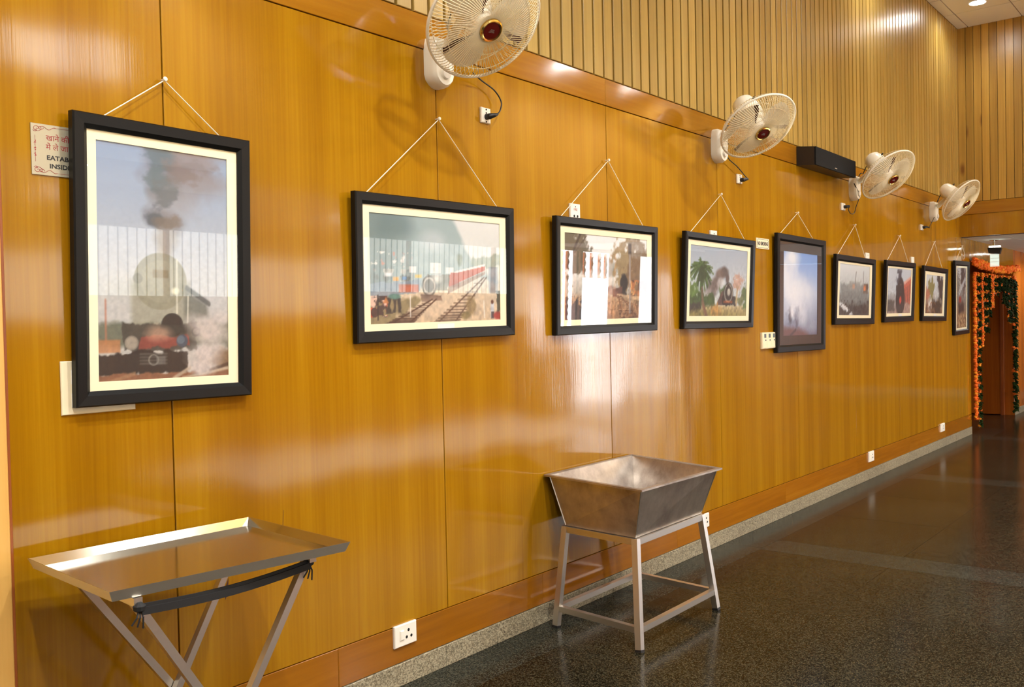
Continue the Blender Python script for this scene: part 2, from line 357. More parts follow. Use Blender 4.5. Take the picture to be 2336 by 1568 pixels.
# opposite wall: dado, wall above, window band, bright entrance
op = struct(MB().box((BACK, FAR-.1, 0), (10.35, FAR, 1.52)).build('wall_right', M['door_wood']))
MB().box((BACK, FAR-.1, 2.2), (15.4, FAR, PASS+.5)).build('header', M['white_wall'], op)
MB().box((12.1, FAR-.1, 0), (12.9, FAR, 2.2)).build('pier', M['door_wood'], op)
struct(MB().box((12.9, FAR-.09, 0), (13.8, FAR-.08, 2.2)).build('glow_opening', emis('added side opening glow', (.93, .97, 1, 1), 3.2)))  # added unseen opening, glows for the pale streak on the wall
MB().box((13.8, FAR-.1, 0), (15.4, FAR, 2.2)).build('pier', M['door_wood'], op)
k = 0; xw = -1.6
while xw < 10:
    k += 1
    w = struct(MB().box((xw, FAR-.06, 1.52), (xw+1.7, FAR-.05, 2.2)).build('window_%d' % k, M['blinds']))
    MB().box((xw-.04, FAR-.1, 1.52), (xw, FAR+.01, 2.2)).build('mullion', M['door_wood'], w)
    xw += 1.74
MB().box((10.35, FAR-.1, 0), (10.98, FAR, .95)).build('dado', M['door_wood'], op)
ent = struct(MB().box((10.35, FAR-.09, 0), (12.1, FAR-.08, 2.2)).build('door_2', M['daylight']))
for xx in (10.55, 10.72, 11.2, 11.42, 11.66, 11.85):
    m = MB(); m.tube([(xx+.012*(k % 2), FAR-.07, 2.19-.06*k) for k in range(33 if xx < 11 else 8)], [.03+.012*(k % 2) for k in range(33 if xx < 11 else 8)], 7); m.build('door_garland', M['orange'], ent)
for xx in (10.35, 10.9, 11.02, 11.98): MB().box((xx, FAR-.08, 0), (xx+.06, FAR, 2.2)).build('door_post', M['lipping'], ent)
for xx in (1.5,):
    w = struct(MB().box((xx, BULK-.004, 3.4), (xx+.7, BULK+.002, 3.7)).build('window_%d' % (k+1), M['glow_panel'])); k += 1  # added glowing panel, gives the pale blotch on the upper wall
struct(MB().box((BACK-.1, FAR, 0), (BACK, .14, HALL+.1)).build('wall_back', M['white_wall']))

# floor: brown slabs, grey bands
fl = struct(MB().box((BACK-.1, FAR-.1, -.12), (15.5, 2.5, -.012)).build('floor', M['floor']))
bands = [-5.24+2.97*i for i in range(8)]
bw, BY = .28, -.24
slab_cache = {}
def slab(x0, x1, y0, y1, m, nm):
    key = (round(x1-x0, 3), round(y1-y0, 3), m)
    if key not in slab_cache: slab_cache[key] = MB().box((.0006, .0006, -.012), (x1-x0-.0006, y1-y0-.0006, 0)).mesh(nm, M[m])
    o = link(nm, slab_cache[key], fl); o.location = (x0, y0, 0)
for b0 in bands:
    xb = b0+bw; xn = b0+2.97
    if xn > BACK and b0 < 15.4:
        if b0 > BACK: slab(b0, xb, -3.24, BY, 'band', 'granite_band')
        for i in range(3):
            a = xb+(xn-xb)/3*i; c = xb+(xn-xb)/3*(i+1)
            if c > BACK and a < 15.3:
                for j in range(4): slab(a, c, BY-.75*(j+1), BY-.75*j, 'floor', 'granite_slab')
for i in range(13): slab(-2.3+1.0*i, -2.3+1.0*(i+1), BY, .012, 'band', 'granite_border') if -2.3+i < 9.9 else None
MB().box((3.3, FAR, -.012), (9.6, -4.1, 0)).build('daylight_pool', M['white_wall'], fl)  # pool of daylight on the floor, painted as a pale field
MB().box((9.6, FAR, -.012), (15.4, -4.1, 0)).build('granite_field', M['floor'], fl)
MB().box((BACK, FAR, -.012), (3.3, -4.1, 0)).build('granite_field', M['floor'], fl)
MB().box((BACK, -4.1, -.012), (15.4, -3.24, 0)).build('granite_field', M['floor'], fl)
MB().box((9.7, .012, -.012), (15.4, 2.5, 0)).build('granite_field', M['floor'], fl)
MB().box((10.7, BY, -.012), (15.4, .012, 0)).build('granite_field', M['floor'], fl)

# ------------------------------------------------------------------ photographic prints (flat pictures, painted as vertex colours)
def fbm(u, v, seed, sx, sy=None, octs=4):
    rng = np.random.RandomState(seed); sy = sy or sx; o = np.zeros_like(u); amp = 1; tot = 0
    for k in range(octs):
        g = rng.rand(64, 64); X = u*sx; Y = v*sy; xi = np.floor(X).astype(int); yi = np.floor(Y).astype(int); fx = X-xi; fy = Y-yi
        fx = fx*fx*(3-2*fx); fy = fy*fy*(3-2*fy); xi %= 63; yi %= 63
        o += amp*((g[xi, yi]*(1-fx)+g[xi+1, yi]*fx)*(1-fy)+(g[xi, yi+1]*(1-fx)+g[xi+1, yi+1]*fx)*fy); tot += amp; amp *= .5; sx *= 2; sy *= 2
    return o/tot
class Paint:
    def __init__(s, w, h, n):
        s.nu = max(24, int(n)); s.nv = max(24, int(n*h/w)); s.asp = h/w
        s.u, s.v = np.meshgrid(np.linspace(0, 1, s.nu), np.linspace(0, 1, s.nv), indexing='ij'); s.c = np.zeros(s.u.shape+(3,)); s.px = 1.2/s.nu
    def mix(s, a, col):
        a = np.clip(a, 0, 1)[..., None]; s.c = s.c*(1-a)+np.asarray(col, float)*a
    def grad(s, stops):
        ps = [p for p, _ in stops]
        for i in range(3): s.c[..., i] = np.interp(s.v, ps, [c[i] for _, c in stops])
    def blob(s, x, y, rx, ry, col, a=1, soft=.6, n=None, na=.5):
        d = np.sqrt(((s.u-x)/rx)**2+((s.v-y)/ry)**2)
        if n is not None: d = d+(n-.5)*na*2
        s.mix(a*np.clip((1-d)/soft, 0, 1), col)
    def disc(s, x, y, r, col, a=1, inner=0):
        d = np.sqrt((s.u-x)**2+((s.v-y)*s.asp)**2); m = np.clip((r-d)/s.px+.5, 0, 1)
        if inner: m *= np.clip((d-inner)/s.px+.5, 0, 1)
        s.mix(a*m, col)
    def poly(s, pts, col, a=1, n=None, na=.0, soft=1.0):   # convex polygon, anticlockwise
        m = np.ones_like(s.u); k = len(pts)
        for i in range(k):
            x0, y0 = pts[i]; x1, y1 = pts[(i+1) % k]; dx, dy = x1-x0, (y1-y0)
            l = math.hypot(dx, dy)+1e-9; d = (dx*(s.v-y0)-dy*(s.u-x0))/l
            if n is not None: d = d+(n-.5)*na
            m = np.minimum(m, np.clip(d/(s.px*soft)+.5, 0, 1))
        s.mix(a*m, col)
    def rect(s, x0, y0, x1, y1, col, a=1, **k): s.poly([(x0, y0), (x1, y0), (x1, y1), (x0, y1)], col, a, **k)
    def line(s, x0, y0, x1, y1, w, col, a=1):
        dx, dy = x1-x0, y1-y0; l2 = dx*dx+dy*dy; t = np.clip(((s.u-x0)*dx+(s.v-y0)*dy)/l2, 0, 1)
        d = np.hypot(s.u-x0-t*dx, s.v-y0-t*dy); s.mix(a*np.clip((w-d)/s.px+.5, 0, 1), col)
    def speck(s, x0, y0, x1, y1, sc, cols, thr, seed, a=.8):
        n = fbm(s.u, s.v*s.asp, seed, sc, sc, 2); box = ((s.u > x0) & (s.u < x1) & (s.v > y0) & (s.v < y1))
        for i, c in enumerate(cols):
            n = fbm(s.u, s.v*s.asp, seed+i*7, sc, sc, 3); s.mix(a*box*np.clip((n-thr)*14, 0, 1), c)
def rails(p, x0, x1, y0, xv0, xv1, yv, col, sleepers=True):
    if sleepers:
        for i in range(16):
            t = (i/16)**1.6*.96; p.line(x0-.03+(xv0-x0)*t, y0+(yv-y0)*t, x1+.03*(1-t)+(xv1-x1)*t, y0+(yv-y0)*t, .008*(1-t)+.001, [c*.8 for c in col], .8)
    p.line(x0, y0, xv0, yv, .006, col); p.line(x1, y0, xv1, yv, .006, col)
def paint_1(p):
    u, v = p.u, p.v; n = fbm(u, v*p.asp, 3, 5); n2 = fbm(u, v*p.asp, 9, 14)
    p.grad([(0, (200, 196, 186)), (.2, (206, 206, 200)), (.45, (204, 208, 212)), (.75, (176, 190, 210)), (1, (150, 172, 204))])
    for (x, y, rx, ry, c, a) in [(.62, .97, .42, .16, (128, 126, 136), .9), (.48, .99, .17, .1, (96, 116, 128), .9), (.72, .88, .34, .14, (150, 144, 148), .8), (.5, .84, .16, .1, (120, 128, 134), .85),
                                 (.8, .98, .3, .1, (150, 138, 140), .7), (.5, .7, .2, .07, (128, 128, 134), .85), (.44, .69, .12, .05, (110, 118, 126), .8), (.6, .76, .24, .1, (168, 164, 166), .7), (.48, .6, .11, .1, (160, 154, 146), .8), (.46, .5, .08, .12, (174, 166, 152), .7)]:
        p.blob(x, y, rx, ry, c, a, .7, n, .55)
    n4 = fbm(u, v*p.asp, 12, 12, 18)
    for (x, y, rx, ry, c, a) in [(.46, .96, .12, .09, (92, 112, 124), .8), (.44, .87, .09, .07, (104, 122, 130), .8), (.5, .8, .1, .06, (112, 118, 122), .8), (.42, .7, .09, .045, (92, 98, 106), .85), (.52, .68, .12, .04, (134, 118, 104), .7), (.62, .9, .14, .05, (128, 110, 104), .6), (.72, .95, .2, .04, (132, 120, 122), .6)]: p.blob(x, y, rx, ry, c, a, .45, n4, .8)
    p.blob(.2, .38, .3, .1, (206, 208, 196), .5, 1); p.rect(0, .14, 1, .245, (92, 102, 84), .85, n=n2, na=.04, soft=3)
    # boiler seen head on
    p.poly([(.24, .2), (.68, .2), (.68, .42), (.24, .42)], (158, 158, 136), .75, soft=5); p.disc(.46, .425, .2, (150, 150, 128), .8); p.disc(.46, .425, .15, (170, 168, 146), .6)
    p.rect(.40, .44, .52, .475, (142, 132, 104), .8); p.disc(.29, .435, .035, (128, 130, 116), .8)
    p.poly([(.64, .24), (.84, .27), (.82, .33), (.64, .4)], (110, 116, 106), .8, soft=4); p.line(.66, .4, .84, .33, .012, (84, 92, 92), .8)
    for q in ((.58, .15, .585, .52), (.66, .14, .67, .36)): p.line(*q, .006, (236, 234, 216), .8)
    p.blob(.57, .385, .04, .02, (250, 244, 210), .9); p.line(.06, .16, .06, .34, .006, (196, 120, 90), .7)
    # buffer beam, buffers, running gear
    p.rect(.18, .12, .74, .245, (64, 66, 60), .9, n=n2, na=.05); p.rect(.3, .14, .68, .19, (150, 70, 60), .85, n=n2, na=.05); p.rect(0, .12, .16, .175, (196, 132, 84), .8)
    p.rect(0, .02, .66, .12, (34, 36, 34), .95, n=n2, na=.05); p.disc(.545, .235, .085, (44, 48, 46)); p.rect(.45, .2, .64, .235, (52, 58, 54), .9)
    p.disc(.73, .205, .035, (46, 48, 46), .9); p.disc(.73, .205, .022, (120, 116, 106), .8)
    p.disc(.24, .16, .05, (146, 140, 126)); p.disc(.24, .16, .04, (164, 156, 140)); p.disc(.62, .165, .045, (70, 84, 98)); p.disc(.61, .17, .03, (104, 122, 136), .8)
    for k in range(4): p.line(.3, .07+.014*k, .5, .068+.014*k, .003, (130, 130, 122), .55)
    p.disc(.4, .085, .04, (150, 150, 140), .8, .03); p.rect(.42, .065, .49, .1, (120, 122, 118), .6)
    p.blob(.46, .2, .13, .04, (216, 170, 140), .7, .9, n, .5)
    p.rect(0, -.01, 1, .028, (140, 96, 70), 1, n=n2, na=.03)
    p.blob(.95, .08, .2, .06, (130, 104, 76), .9, .5, n2, .4)
    p.line(.55, .0, .68, .045, .008, (196, 176, 150), .9); p.line(.66, .0, 1, .055, .008, (70, 56, 46), .9); p.line(.62, .0, 1, .035, .006, (210, 190, 160), .8); p.line(.1, .0, .26, .03, .008, (170, 130, 96), .8)
    for (x, y, rx, ry, a) in [(.8, .1, .2, .1, 1), (.88, .2, .25, .08, .9), (.76, .04, .14, .05, 1), (.95, .27, .15, .06, .5), (.7, .25, .12, .05, .5)]: p.blob(x, y, rx, ry, (216, 206, 200), a, .7, n, .5)
def paint_2(p):
    u, v = p.u, p.v; n = fbm(u, v*p.asp, 5, 5); n2 = fbm(u, v*p.asp, 8, 22)
    p.grad([(0, (214, 190, 158)), (.28, (222, 204, 176)), (.4, (214, 210, 196)), (.6, (226, 228, 222)), (1, (236, 238, 234))])
    p.poly([(-.1, .3), (.92, .42), (.56, 1.03), (-.1, 1.03)], (160, 182, 184), .95, n=n, na=.16, soft=6)
    p.mix(.9*np.clip((.36-u+.25*(n-.5))/.22, 0, 1)*(v > .3), (112, 134, 134))
    p.blob(.18, .9, .16, .14, (98, 124, 128), .7, .8, n, .6); p.blob(.46, .78, .12, .12, (200, 212, 216), .7, .9, n, .5)
    p.blob(.93, .6, .2, .08, (158, 172, 158), .9, .3, n2, .5); p.blob(.66, .6, .03, .07, (130, 148, 134), .9, .4, n2, .4)
    p.speck(0, .5, .3, .66, 30, [(232, 222, 214), (196, 120, 100)], .62, 31, .8); p.speck(.0, .36, .3, .5, 26, [(200, 190, 180), (96, 104, 100)], .56, 41, .6)
    for (x, y, w, h, c) in [(.3, .5, .05, .06, (238, 238, 232)), (.47, .52, .08, .1, (240, 238, 230)), (.58, .5, .06, .06, (236, 234, 226)), (.13, .45, .05, .03, (236, 236, 236)), (.18, .41, .04, .035, (230, 160, 60)), (.24, .42, .03, .03, (70, 130, 190)), (.34, .44, .05, .03, (226, 190, 80))]: p.rect(x-w/2, y-h/2, x+w/2, y+h/2, c, .85)
    p.poly([(-.1, .2), (.36, .3), (.36, .4), (-.1, .36)], (130, 150, 168), .8, n=n2, na=.05)
    p.rect(.2, .29, .34, .36, (196, 96, 66), .85)
    # carriages running away to the right
    p.poly([(.57, .34), (.87, .51), (.87, .555), (.57, .46)], (190, 92, 72), .95); p.poly([(.57, .46), (.87, .555), (.87, .575), (.64, .5)], (240, 232, 222), .95); p.rect(.585, .34, .655, .48, (176, 90, 74), .95)
    p.poly([(.56, .27), (.87, .47), (.87, .5), (.57, .34)], (150, 126, 110), .8)
    # engine and its bright smokebox
    p.rect(.42, .3, .57, .45, (128, 132, 122), .85, n=n2, na=.06); p.disc(.42, .35, .055, (110, 112, 106)); p.disc(.42, .35, .045, (212, 204, 190), .8, .035); p.blob(.48, .42, .06, .08, (244, 242, 236), .8, .8, n, .4); p.rect(.36, .2, .52, .27, (110, 92, 84), .85, n=n2, na=.04)
    p.blob(.5, .14, .3, .12, (220, 198, 172), .5)
    p.poly([(-.05, -.05), (.1, -.05), (.36, .22), (-.05, .24)], (128, 118, 82), .8, n=n2, na=.1, soft=5)
    rails(p, .1, .24, -.03, .44, .47, .22, (74, 54, 44)); rails(p, .46, .6, -.03, .86, .88, .44, (104, 84, 70))
    p.blob(.75, .16, .06, .12, (140, 122, 84), .8, .5, n2, .7); p.blob(.7, .06, .05, .05, (120, 110, 70), .8, .5, n2, .6)
    p.speck(0, .06, .12, .26, 30, [(216, 90, 60), (236, 200, 180), (70, 60, 60)], .52, 77, .95)
    for x in (.13, .17, .2): p.rect(x-.014, .1, x+.014, .24, (50, 54, 56), .9, n=n2, na=.03)
    p.blob(.17, .25, .05, .03, (90, 140, 130), .9, .3); p.poly([(.09, .19), (.13, .19), (.11, .25)], (200, 130, 80), .9)
    p.line(.055, .04, .055, .26, .004, (50, 50, 50)); p.line(.28, .06, .28, .26, .003, (230, 226, 216)); p.line(.862, .03, .857, .2, .005, (244, 238, 220))
    p.rect(.915, .03, .945, .18, (200, 206, 214), .95); p.rect(.92, .02, .945, .09, (60, 62, 70), .95); p.disc(.93, .19, .012, (96, 60, 48)); p.rect(.965, .02, 1, .3, (56, 66, 56), .9, n=n2, na=.05); p.blob(.98, .05, .05, .05, (170, 50, 50), .9, .4)
    p.rect(.9, .28, .98, .55, (110, 128, 148), .55)
def paint_3(p):
    u, v = p.u, p.v; n = fbm(u, v*p.asp, 15, 6); n2 = fbm(u, v*p.asp, 18, 26); n3 = fbm(u, v*p.asp, 19, 60)
    p.grad([(0, (150, 112, 80)), (.25, (170, 140, 108)), (.32, (176, 170, 156)), (.6, (214, 216, 212)), (1, (228, 230, 230))])
    p.blob(.45, .62, .5, .12, (150, 152, 142), .9, .3, n2, .7)
    p.blob(.05, .85, .22, .35, (96, 84, 62), .95, .3, n2, .9); p.blob(.1, .66, .3, .12, (86, 80, 62), .9, .3, n2, .8); p.blob(.24, .78, .07, .12, (90, 86, 70), .9, .3, n3, .8)
    p.line(.03, .6, .18, 1, .012, (60, 48, 36), .9); p.line(.1, .75, .25, .98, .006, (70, 56, 44), .8)
    p.blob(.72, .7, .17, .3, (142, 120, 82), .9, .35, n2, .9); p.blob(.9, .6, .16, .45, (116, 92, 66), .95, .3, n2, .8); p.blob(.85, .9, .14, .14, (150, 140, 126), .8, .5, n2, .8)
    p.rect(.66, .28, .74, .55, (46, 42, 38), .95, n=n2, na=.08, soft=3); p.disc(.7, .44, .05, (36, 34, 32)); p.poly([(.56, .27), (.68, .27), (.68, .4), (.56, .36)], (94, 60, 50), .9)
    p.rect(.27, .3, .6, .4, (130, 96, 84), .6, n=n2, na=.06); p.speck(.76, .26, 1, .48, 22, [(226, 168, 104), (168, 104, 60), (90, 60, 46)], .52, 51, .9)
    p.poly([(.6, .29), (1, .2), (1, .26), (.62, .31)], (206, 172, 134), .8); rails(p, .7, .92, -.05, .63, .66, .28, (92, 62, 46)); p.line(.62, .26, 1, .1, .008, (120, 84, 60), .9)
    p.speck(0, 0, 1, .22, 40, [(118, 80, 52), (182, 140, 104)], .55, 61, .6)
    p.rect(.765, .06, .785, .92, (150, 142, 138), .95); p.rect(.755, .8, .795, .93, (70, 62, 58), .95)
    p.blob(.1, .08, .3, .16, (52, 54, 56), .95, .3, n3, .9); p.blob(.3, .16, .12, .08, (60, 58, 56), .9, .4, n2, .7); p.blob(.34, .08, .14, .08, (150, 96, 52), .7, .5, n2, .7); p.rect(.2, .12, .26, .22, (176, 96, 60), .8)
def paint_4(p):
    u, v = p.u, p.v; n = fbm(u, v*p.asp, 25, 6); n2 = fbm(u, v*p.asp, 28, 24)
    p.grad([(0, (132, 122, 66)), (.1, (164, 146, 100)), (.15, (176, 160, 122)), (.17, (178, 184, 182)), (.5, (176, 184, 190)), (1, (158, 170, 184))])
    for (x, y, rx, ry, c, a) in [(.58, .65, .08, .09, (84, 72, 66), .95), (.5, .6, .09, .1, (104, 88, 80), .9), (.43, .48, .11, .13, (96, 82, 76), .9), (.37, .38, .11, .14, (112, 98, 92), .85), (.33, .48, .08, .1, (110, 98, 92), .8), (.3, .34, .08, .1, (150, 140, 136), .7), (.64, .56, .035, .09, (84, 72, 68), .95), (.52, .48, .08, .1, (206, 204, 204), .6)]: p.blob(x, y, rx, ry, c, a, .5, n, .4)
    p.blob(.05, .32, .12, .2, (86, 112, 48), .95, .3, n2, .8); p.blob(.1, .2, .3, .14, (60, 78, 38), .95, .3, n2, .8); p.blob(.36, .24, .06, .1, (64, 82, 40), .9, .3, n2, .7); p.blob(.97, .32, .06, .2, (70, 92, 42), .95, .3, n2, .7); p.blob(.88, .24, .1, .07, (96, 104, 62), .9, .3, n2, .7)
    p.blob(.6, .33, .1, .12, (60, 84, 40), .9, .3, n2, .7)
    p.blob(.82, .5, .1, .13, (180, 142, 122), .85, .3, fbm(u, v*p.asp, 29, 40), .9); p.line(.81, .18, .83, .44, .014, (170, 146, 110), .95); p.line(.83, .4, .77, .52, .006, (160, 130, 110), .9); p.line(.83, .4, .88, .5, .006, (160, 130, 110), .9)
    p.poly([(.45, .16), (.56, .16), (.58, .38), (.54, .36)], (82, 60, 54), .95); p.rect(.55, .16, .8, .31, (34, 30, 28), .95, n=n2, na=.06); p.disc(.665, .345, .085, (38, 36, 34)); p.disc(.665, .345, .075, (190, 182, 166), .75, .062); p.disc(.67, .36, .03, (214, 206, 190), .8); p.rect(.64, .42, .68, .47, (36, 32, 30)); p.rect(.58, .205, .74, .225, (180, 84, 34), .9)
    p.blob(.08, .12, .2, .08, (60, 50, 44), .9, .4, n2, .8); p.blob(.45, .08, .1, .12, (176, 132, 70), .9, .4, fbm(u, v*p.asp, 33, 40, 10), .7); p.blob(.17, .04, .25, .08, (116, 106, 58), .7, .5, n2, .8)
    # the palm
    p.line(.29, 0, .22, .2, .022, (112, 82, 62)); p.line(.22, .2, .19, .62, .018, (104, 84, 62))
    rng = random.Random(4)
    for k in range(46):
        a = math.radians(-75+330*k/45+rng.uniform(-6, 6)-45); L = rng.uniform(.14, .25); cx, cy = .19, .7; q = [(cx, cy)]
        for i in range(1, 6):
            t = i/5; q.append((cx+math.cos(a)*L*t*.85, cy+math.sin(a)*L*t-.1*t*t))
        c = [(62, 84, 38), (84, 106, 50), (44, 62, 30)][k % 3]
        for (x0, y0), (x1, y1) in zip(q[:-1], q[1:]): p.line(x0, y0, x1, y1, .011, c, .95)
    p.blob(.2, .58, .07, .12, (52, 62, 34), .9, .4, n2, .8)
def paint_5(p):
    u, v = p.u, p.v; n = fbm(u, v*p.asp, 35, 4); n2 = fbm(u, v*p.asp, 38, 16)
    p.grad([(0, (96, 92, 116)), (.15, (130, 140, 166)), (.5, (166, 184, 214)), (.8, (140, 172, 224)), (1, (120, 156, 216))])
    for (x, y, rx, ry, a) in [(.25, .9, .32, .3, 1), (.1, .7, .35, .3, .9), (.4, .6, .4, .3, .8), (.3, .4, .5, .3, .7), (.75, .45, .3, .4, .4)]: p.blob(x, y, rx, ry, (226, 230, 238), a, .8, n, .4)
    p.blob(.3, .2, .3, .14, (116, 124, 146), .8, .6, n2, .7); p.blob(.2, .22, .06, .12, (60, 64, 82), .9, .5, n2, .5); p.blob(.4, .16, .07, .08, (70, 74, 96), .8, .5, n2, .6); p.blob(.26, .28, .1, .1, (228, 230, 238), .9, .7, n2, .5); p.blob(.55, .2, .2, .16, (200, 206, 220), .7, .8, n, .5)
    p.poly([(-.1, -.1), (.9, -.1), (.6, .07), (-.1, .1)], (104, 66, 66), .95, n=n2, na=.06, soft=5); p.line(.2, 0, .36, .07, .015, (60, 44, 50)); p.blob(.8, .1, .3, .12, (150, 160, 180), .8, .8, n, .4)
def paint_6(p):
    u, v = p.u, p.v; n2 = fbm(u, v*p.asp, 48, 20)
    p.grad([(0, (66, 66, 64)), (.3, (100, 106, 106)), (.5, (176, 186, 190)), (1, (214, 222, 226))])
    p.rect(.05, .25, .95, .62, (112, 120, 122), .85, n=n2, na=.12, soft=3); p.rect(.3, .5, .7, .68, (140, 146, 146), .8, n=n2, na=.12, soft=3); p.line(.5, .6, .54, .86, .008, (90, 94, 96)); p.line(.78, .6, .79, .88, .006, (90, 94, 96))
    p.rect(.78, .45, .95, .64, (96, 84, 76), .9, n=n2, na=.05); p.rect(.8, .5, .88, .6, (214, 120, 70), .85); p.disc(.92, .58, .04, (70, 60, 56)); p.rect(.42, .52, .5, .62, (206, 150, 120), .7)
    p.rect(-.1, -.1, 1.1, .2, (52, 54, 54), .85, n=n2, na=.1); p.poly([(.0, .22), (.22, .05), (.36, .1), (.06, .26)], (226, 230, 234), .9); p.poly([(.3, 0), (.46, 0), (.42, .08)], (226, 230, 234), .9); p.speck(0, 0, 1, .3, 26, [(24, 26, 28)], .55, 81, .8)
def paint_7(p):
    u, v = p.u, p.v; n = fbm(u, v*p.asp, 55, 6); n2 = fbm(u, v*p.asp, 58, 20)
    p.grad([(0, (150, 130, 122)), (.3, (150, 150, 152)), (.45, (186, 196, 206)), (1, (196, 208, 222))])
    for q in [(.5, .92, .12, .1), (.5, .82, .1, .1), (.46, .72, .14, .12), (.52, .76, .1, .1)]: p.blob(*q, (66, 72, 88), .95, .4, n2, .6)
    p.poly([(.66, .28), (1.02, .2), (1.02, .82), (.66, .62)], (196, 96, 76), .95); p.poly([(.64, .62), (1.02, .8), (1.02, .86), (.64, .68)], (226, 170, 150), .95)
    for k in range(4): p.rect(.7+.08*k, .26-.02*k, .73+.08*k, .56+.03*k, (90, 60, 56), .8)
    p.poly([(.25, -.05), (1.02, -.05), (1.02, .2), (.6, .3)], (168, 140, 130), .9); p.rect(-.1, .05, .3, .3, (64, 66, 64), .85, n=n2, na=.1)
    p.rect(.36, .2, .64, .62, (58, 58, 62), .95, n=n2, na=.08); p.disc(.56, .56, .14, (44, 44, 48)); p.disc(.56, .56, .06, (150, 120, 110), .9); p.disc(.56, .3, .2, (40, 42, 46), .9); p.disc(.56, .3, .05, (186, 70, 60)); p.rect(.1, .3, .36, .45, (160, 162, 164), .6, n=n2, na=.1)
def paint_8(p):
    u, v = p.u, p.v; n2 = fbm(u, v*p.asp, 68, 14); n3 = fbm(u, v*p.asp, 69, 30)
    p.grad([(0, (120, 90, 66)), (.3, (140, 132, 120)), (.6, (196, 206, 212)), (1, (212, 220, 226))])
    p.blob(.3, .66, .2, .3, (132, 128, 74), .95, .3, n2, .9); p.blob(.9, .7, .16, .4, (46, 44, 44), .95, .3, n2, .9); p.blob(.75, .95, .12, .1, (36, 36, 38), .9, .3, n2, .8); p.blob(.1, .5, .16, .2, (176, 110, 84), .9, .3, n3, .8); p.blob(.66, .2, .3, .25, (50, 50, 42), .95, .4, n2, .8); p.blob(.62, .5, .16, .2, (196, 204, 210), .8, .5, n2, .7); p.blob(.25, .22, .14, .18, (214, 212, 208), .8, .4, n3, .8); p.speck(0, 0, .6, .3, 20, [(176, 120, 80), (80, 62, 50)], .54, 91, .8)
def paint_9(p):
    u, v = p.u, p.v; n2 = fbm(u, v*p.asp, 78, 10); n3 = fbm(u, v*p.asp, 79, 26)
    p.grad([(0, (120, 92, 64)), (.22, (140, 110, 80)), (.5, (150, 150, 146)), (1, (206, 210, 214))])
    p.blob(.65, .85, .3, .3, (52, 52, 54), .9, .3, n2, .9); p.blob(.1, .7, .3, .3, (96, 98, 88), .8, .4, n3, .9); p.poly([(.2, .5), (.9, .78), (.9, .86), (.2, .6)], (204, 208, 212), .8); p.blob(.5, .45, .5, .2, (110, 108, 104), .7, .4, n3, .9); p.rect(.2, .25, .8, .42, (44, 42, 42), .95, n=n2, na=.15, soft=3); p.rect(.25, .42, .5, .52, (150, 50, 44), .9); p.speck(0, 0, 1, .22, 16, [(84, 62, 44), (190, 160, 120)], .52, 95, .8)

# ------------------------------------------------------------------ framed photographs hanging on cords
TH = .028
def frame_rails(t, w, h, rw):
    prof = [(0, 0), (0, TH-.005), (.004, TH), (rw-.012, TH-.002), (rw, TH-.012), (rw, .002)]   # (inset, depth)
    for (A, Bc) in (((0,0),(w,0)), ((w,0),(w,h)), ((w,h),(0,h)), ((0,h),(0,0))):
        dx, dz = Bc[0]-A[0], Bc[1]-A[1]; l = math.hypot(dx, dz); dx, dz = dx/l, dz/l; nx, nz = -dz, dx
        ring = lambda P_, s_: [(P_[0]+(nx+s_*dx)*i, -d, P_[1]+(nz+s_*dz)*i) for i, d in prof]
        a = ring(A, 1); b = ring(Bc, -1); k = len(prof); m = MB()
        m.add(a+b, [(i, (i+1) % k, k+(i+1) % k, k+i) for i in range(k)]+[tuple(range(k))[::-1], tuple(range(k, 2*k))]).build('frame_rail', M['frame'], t)
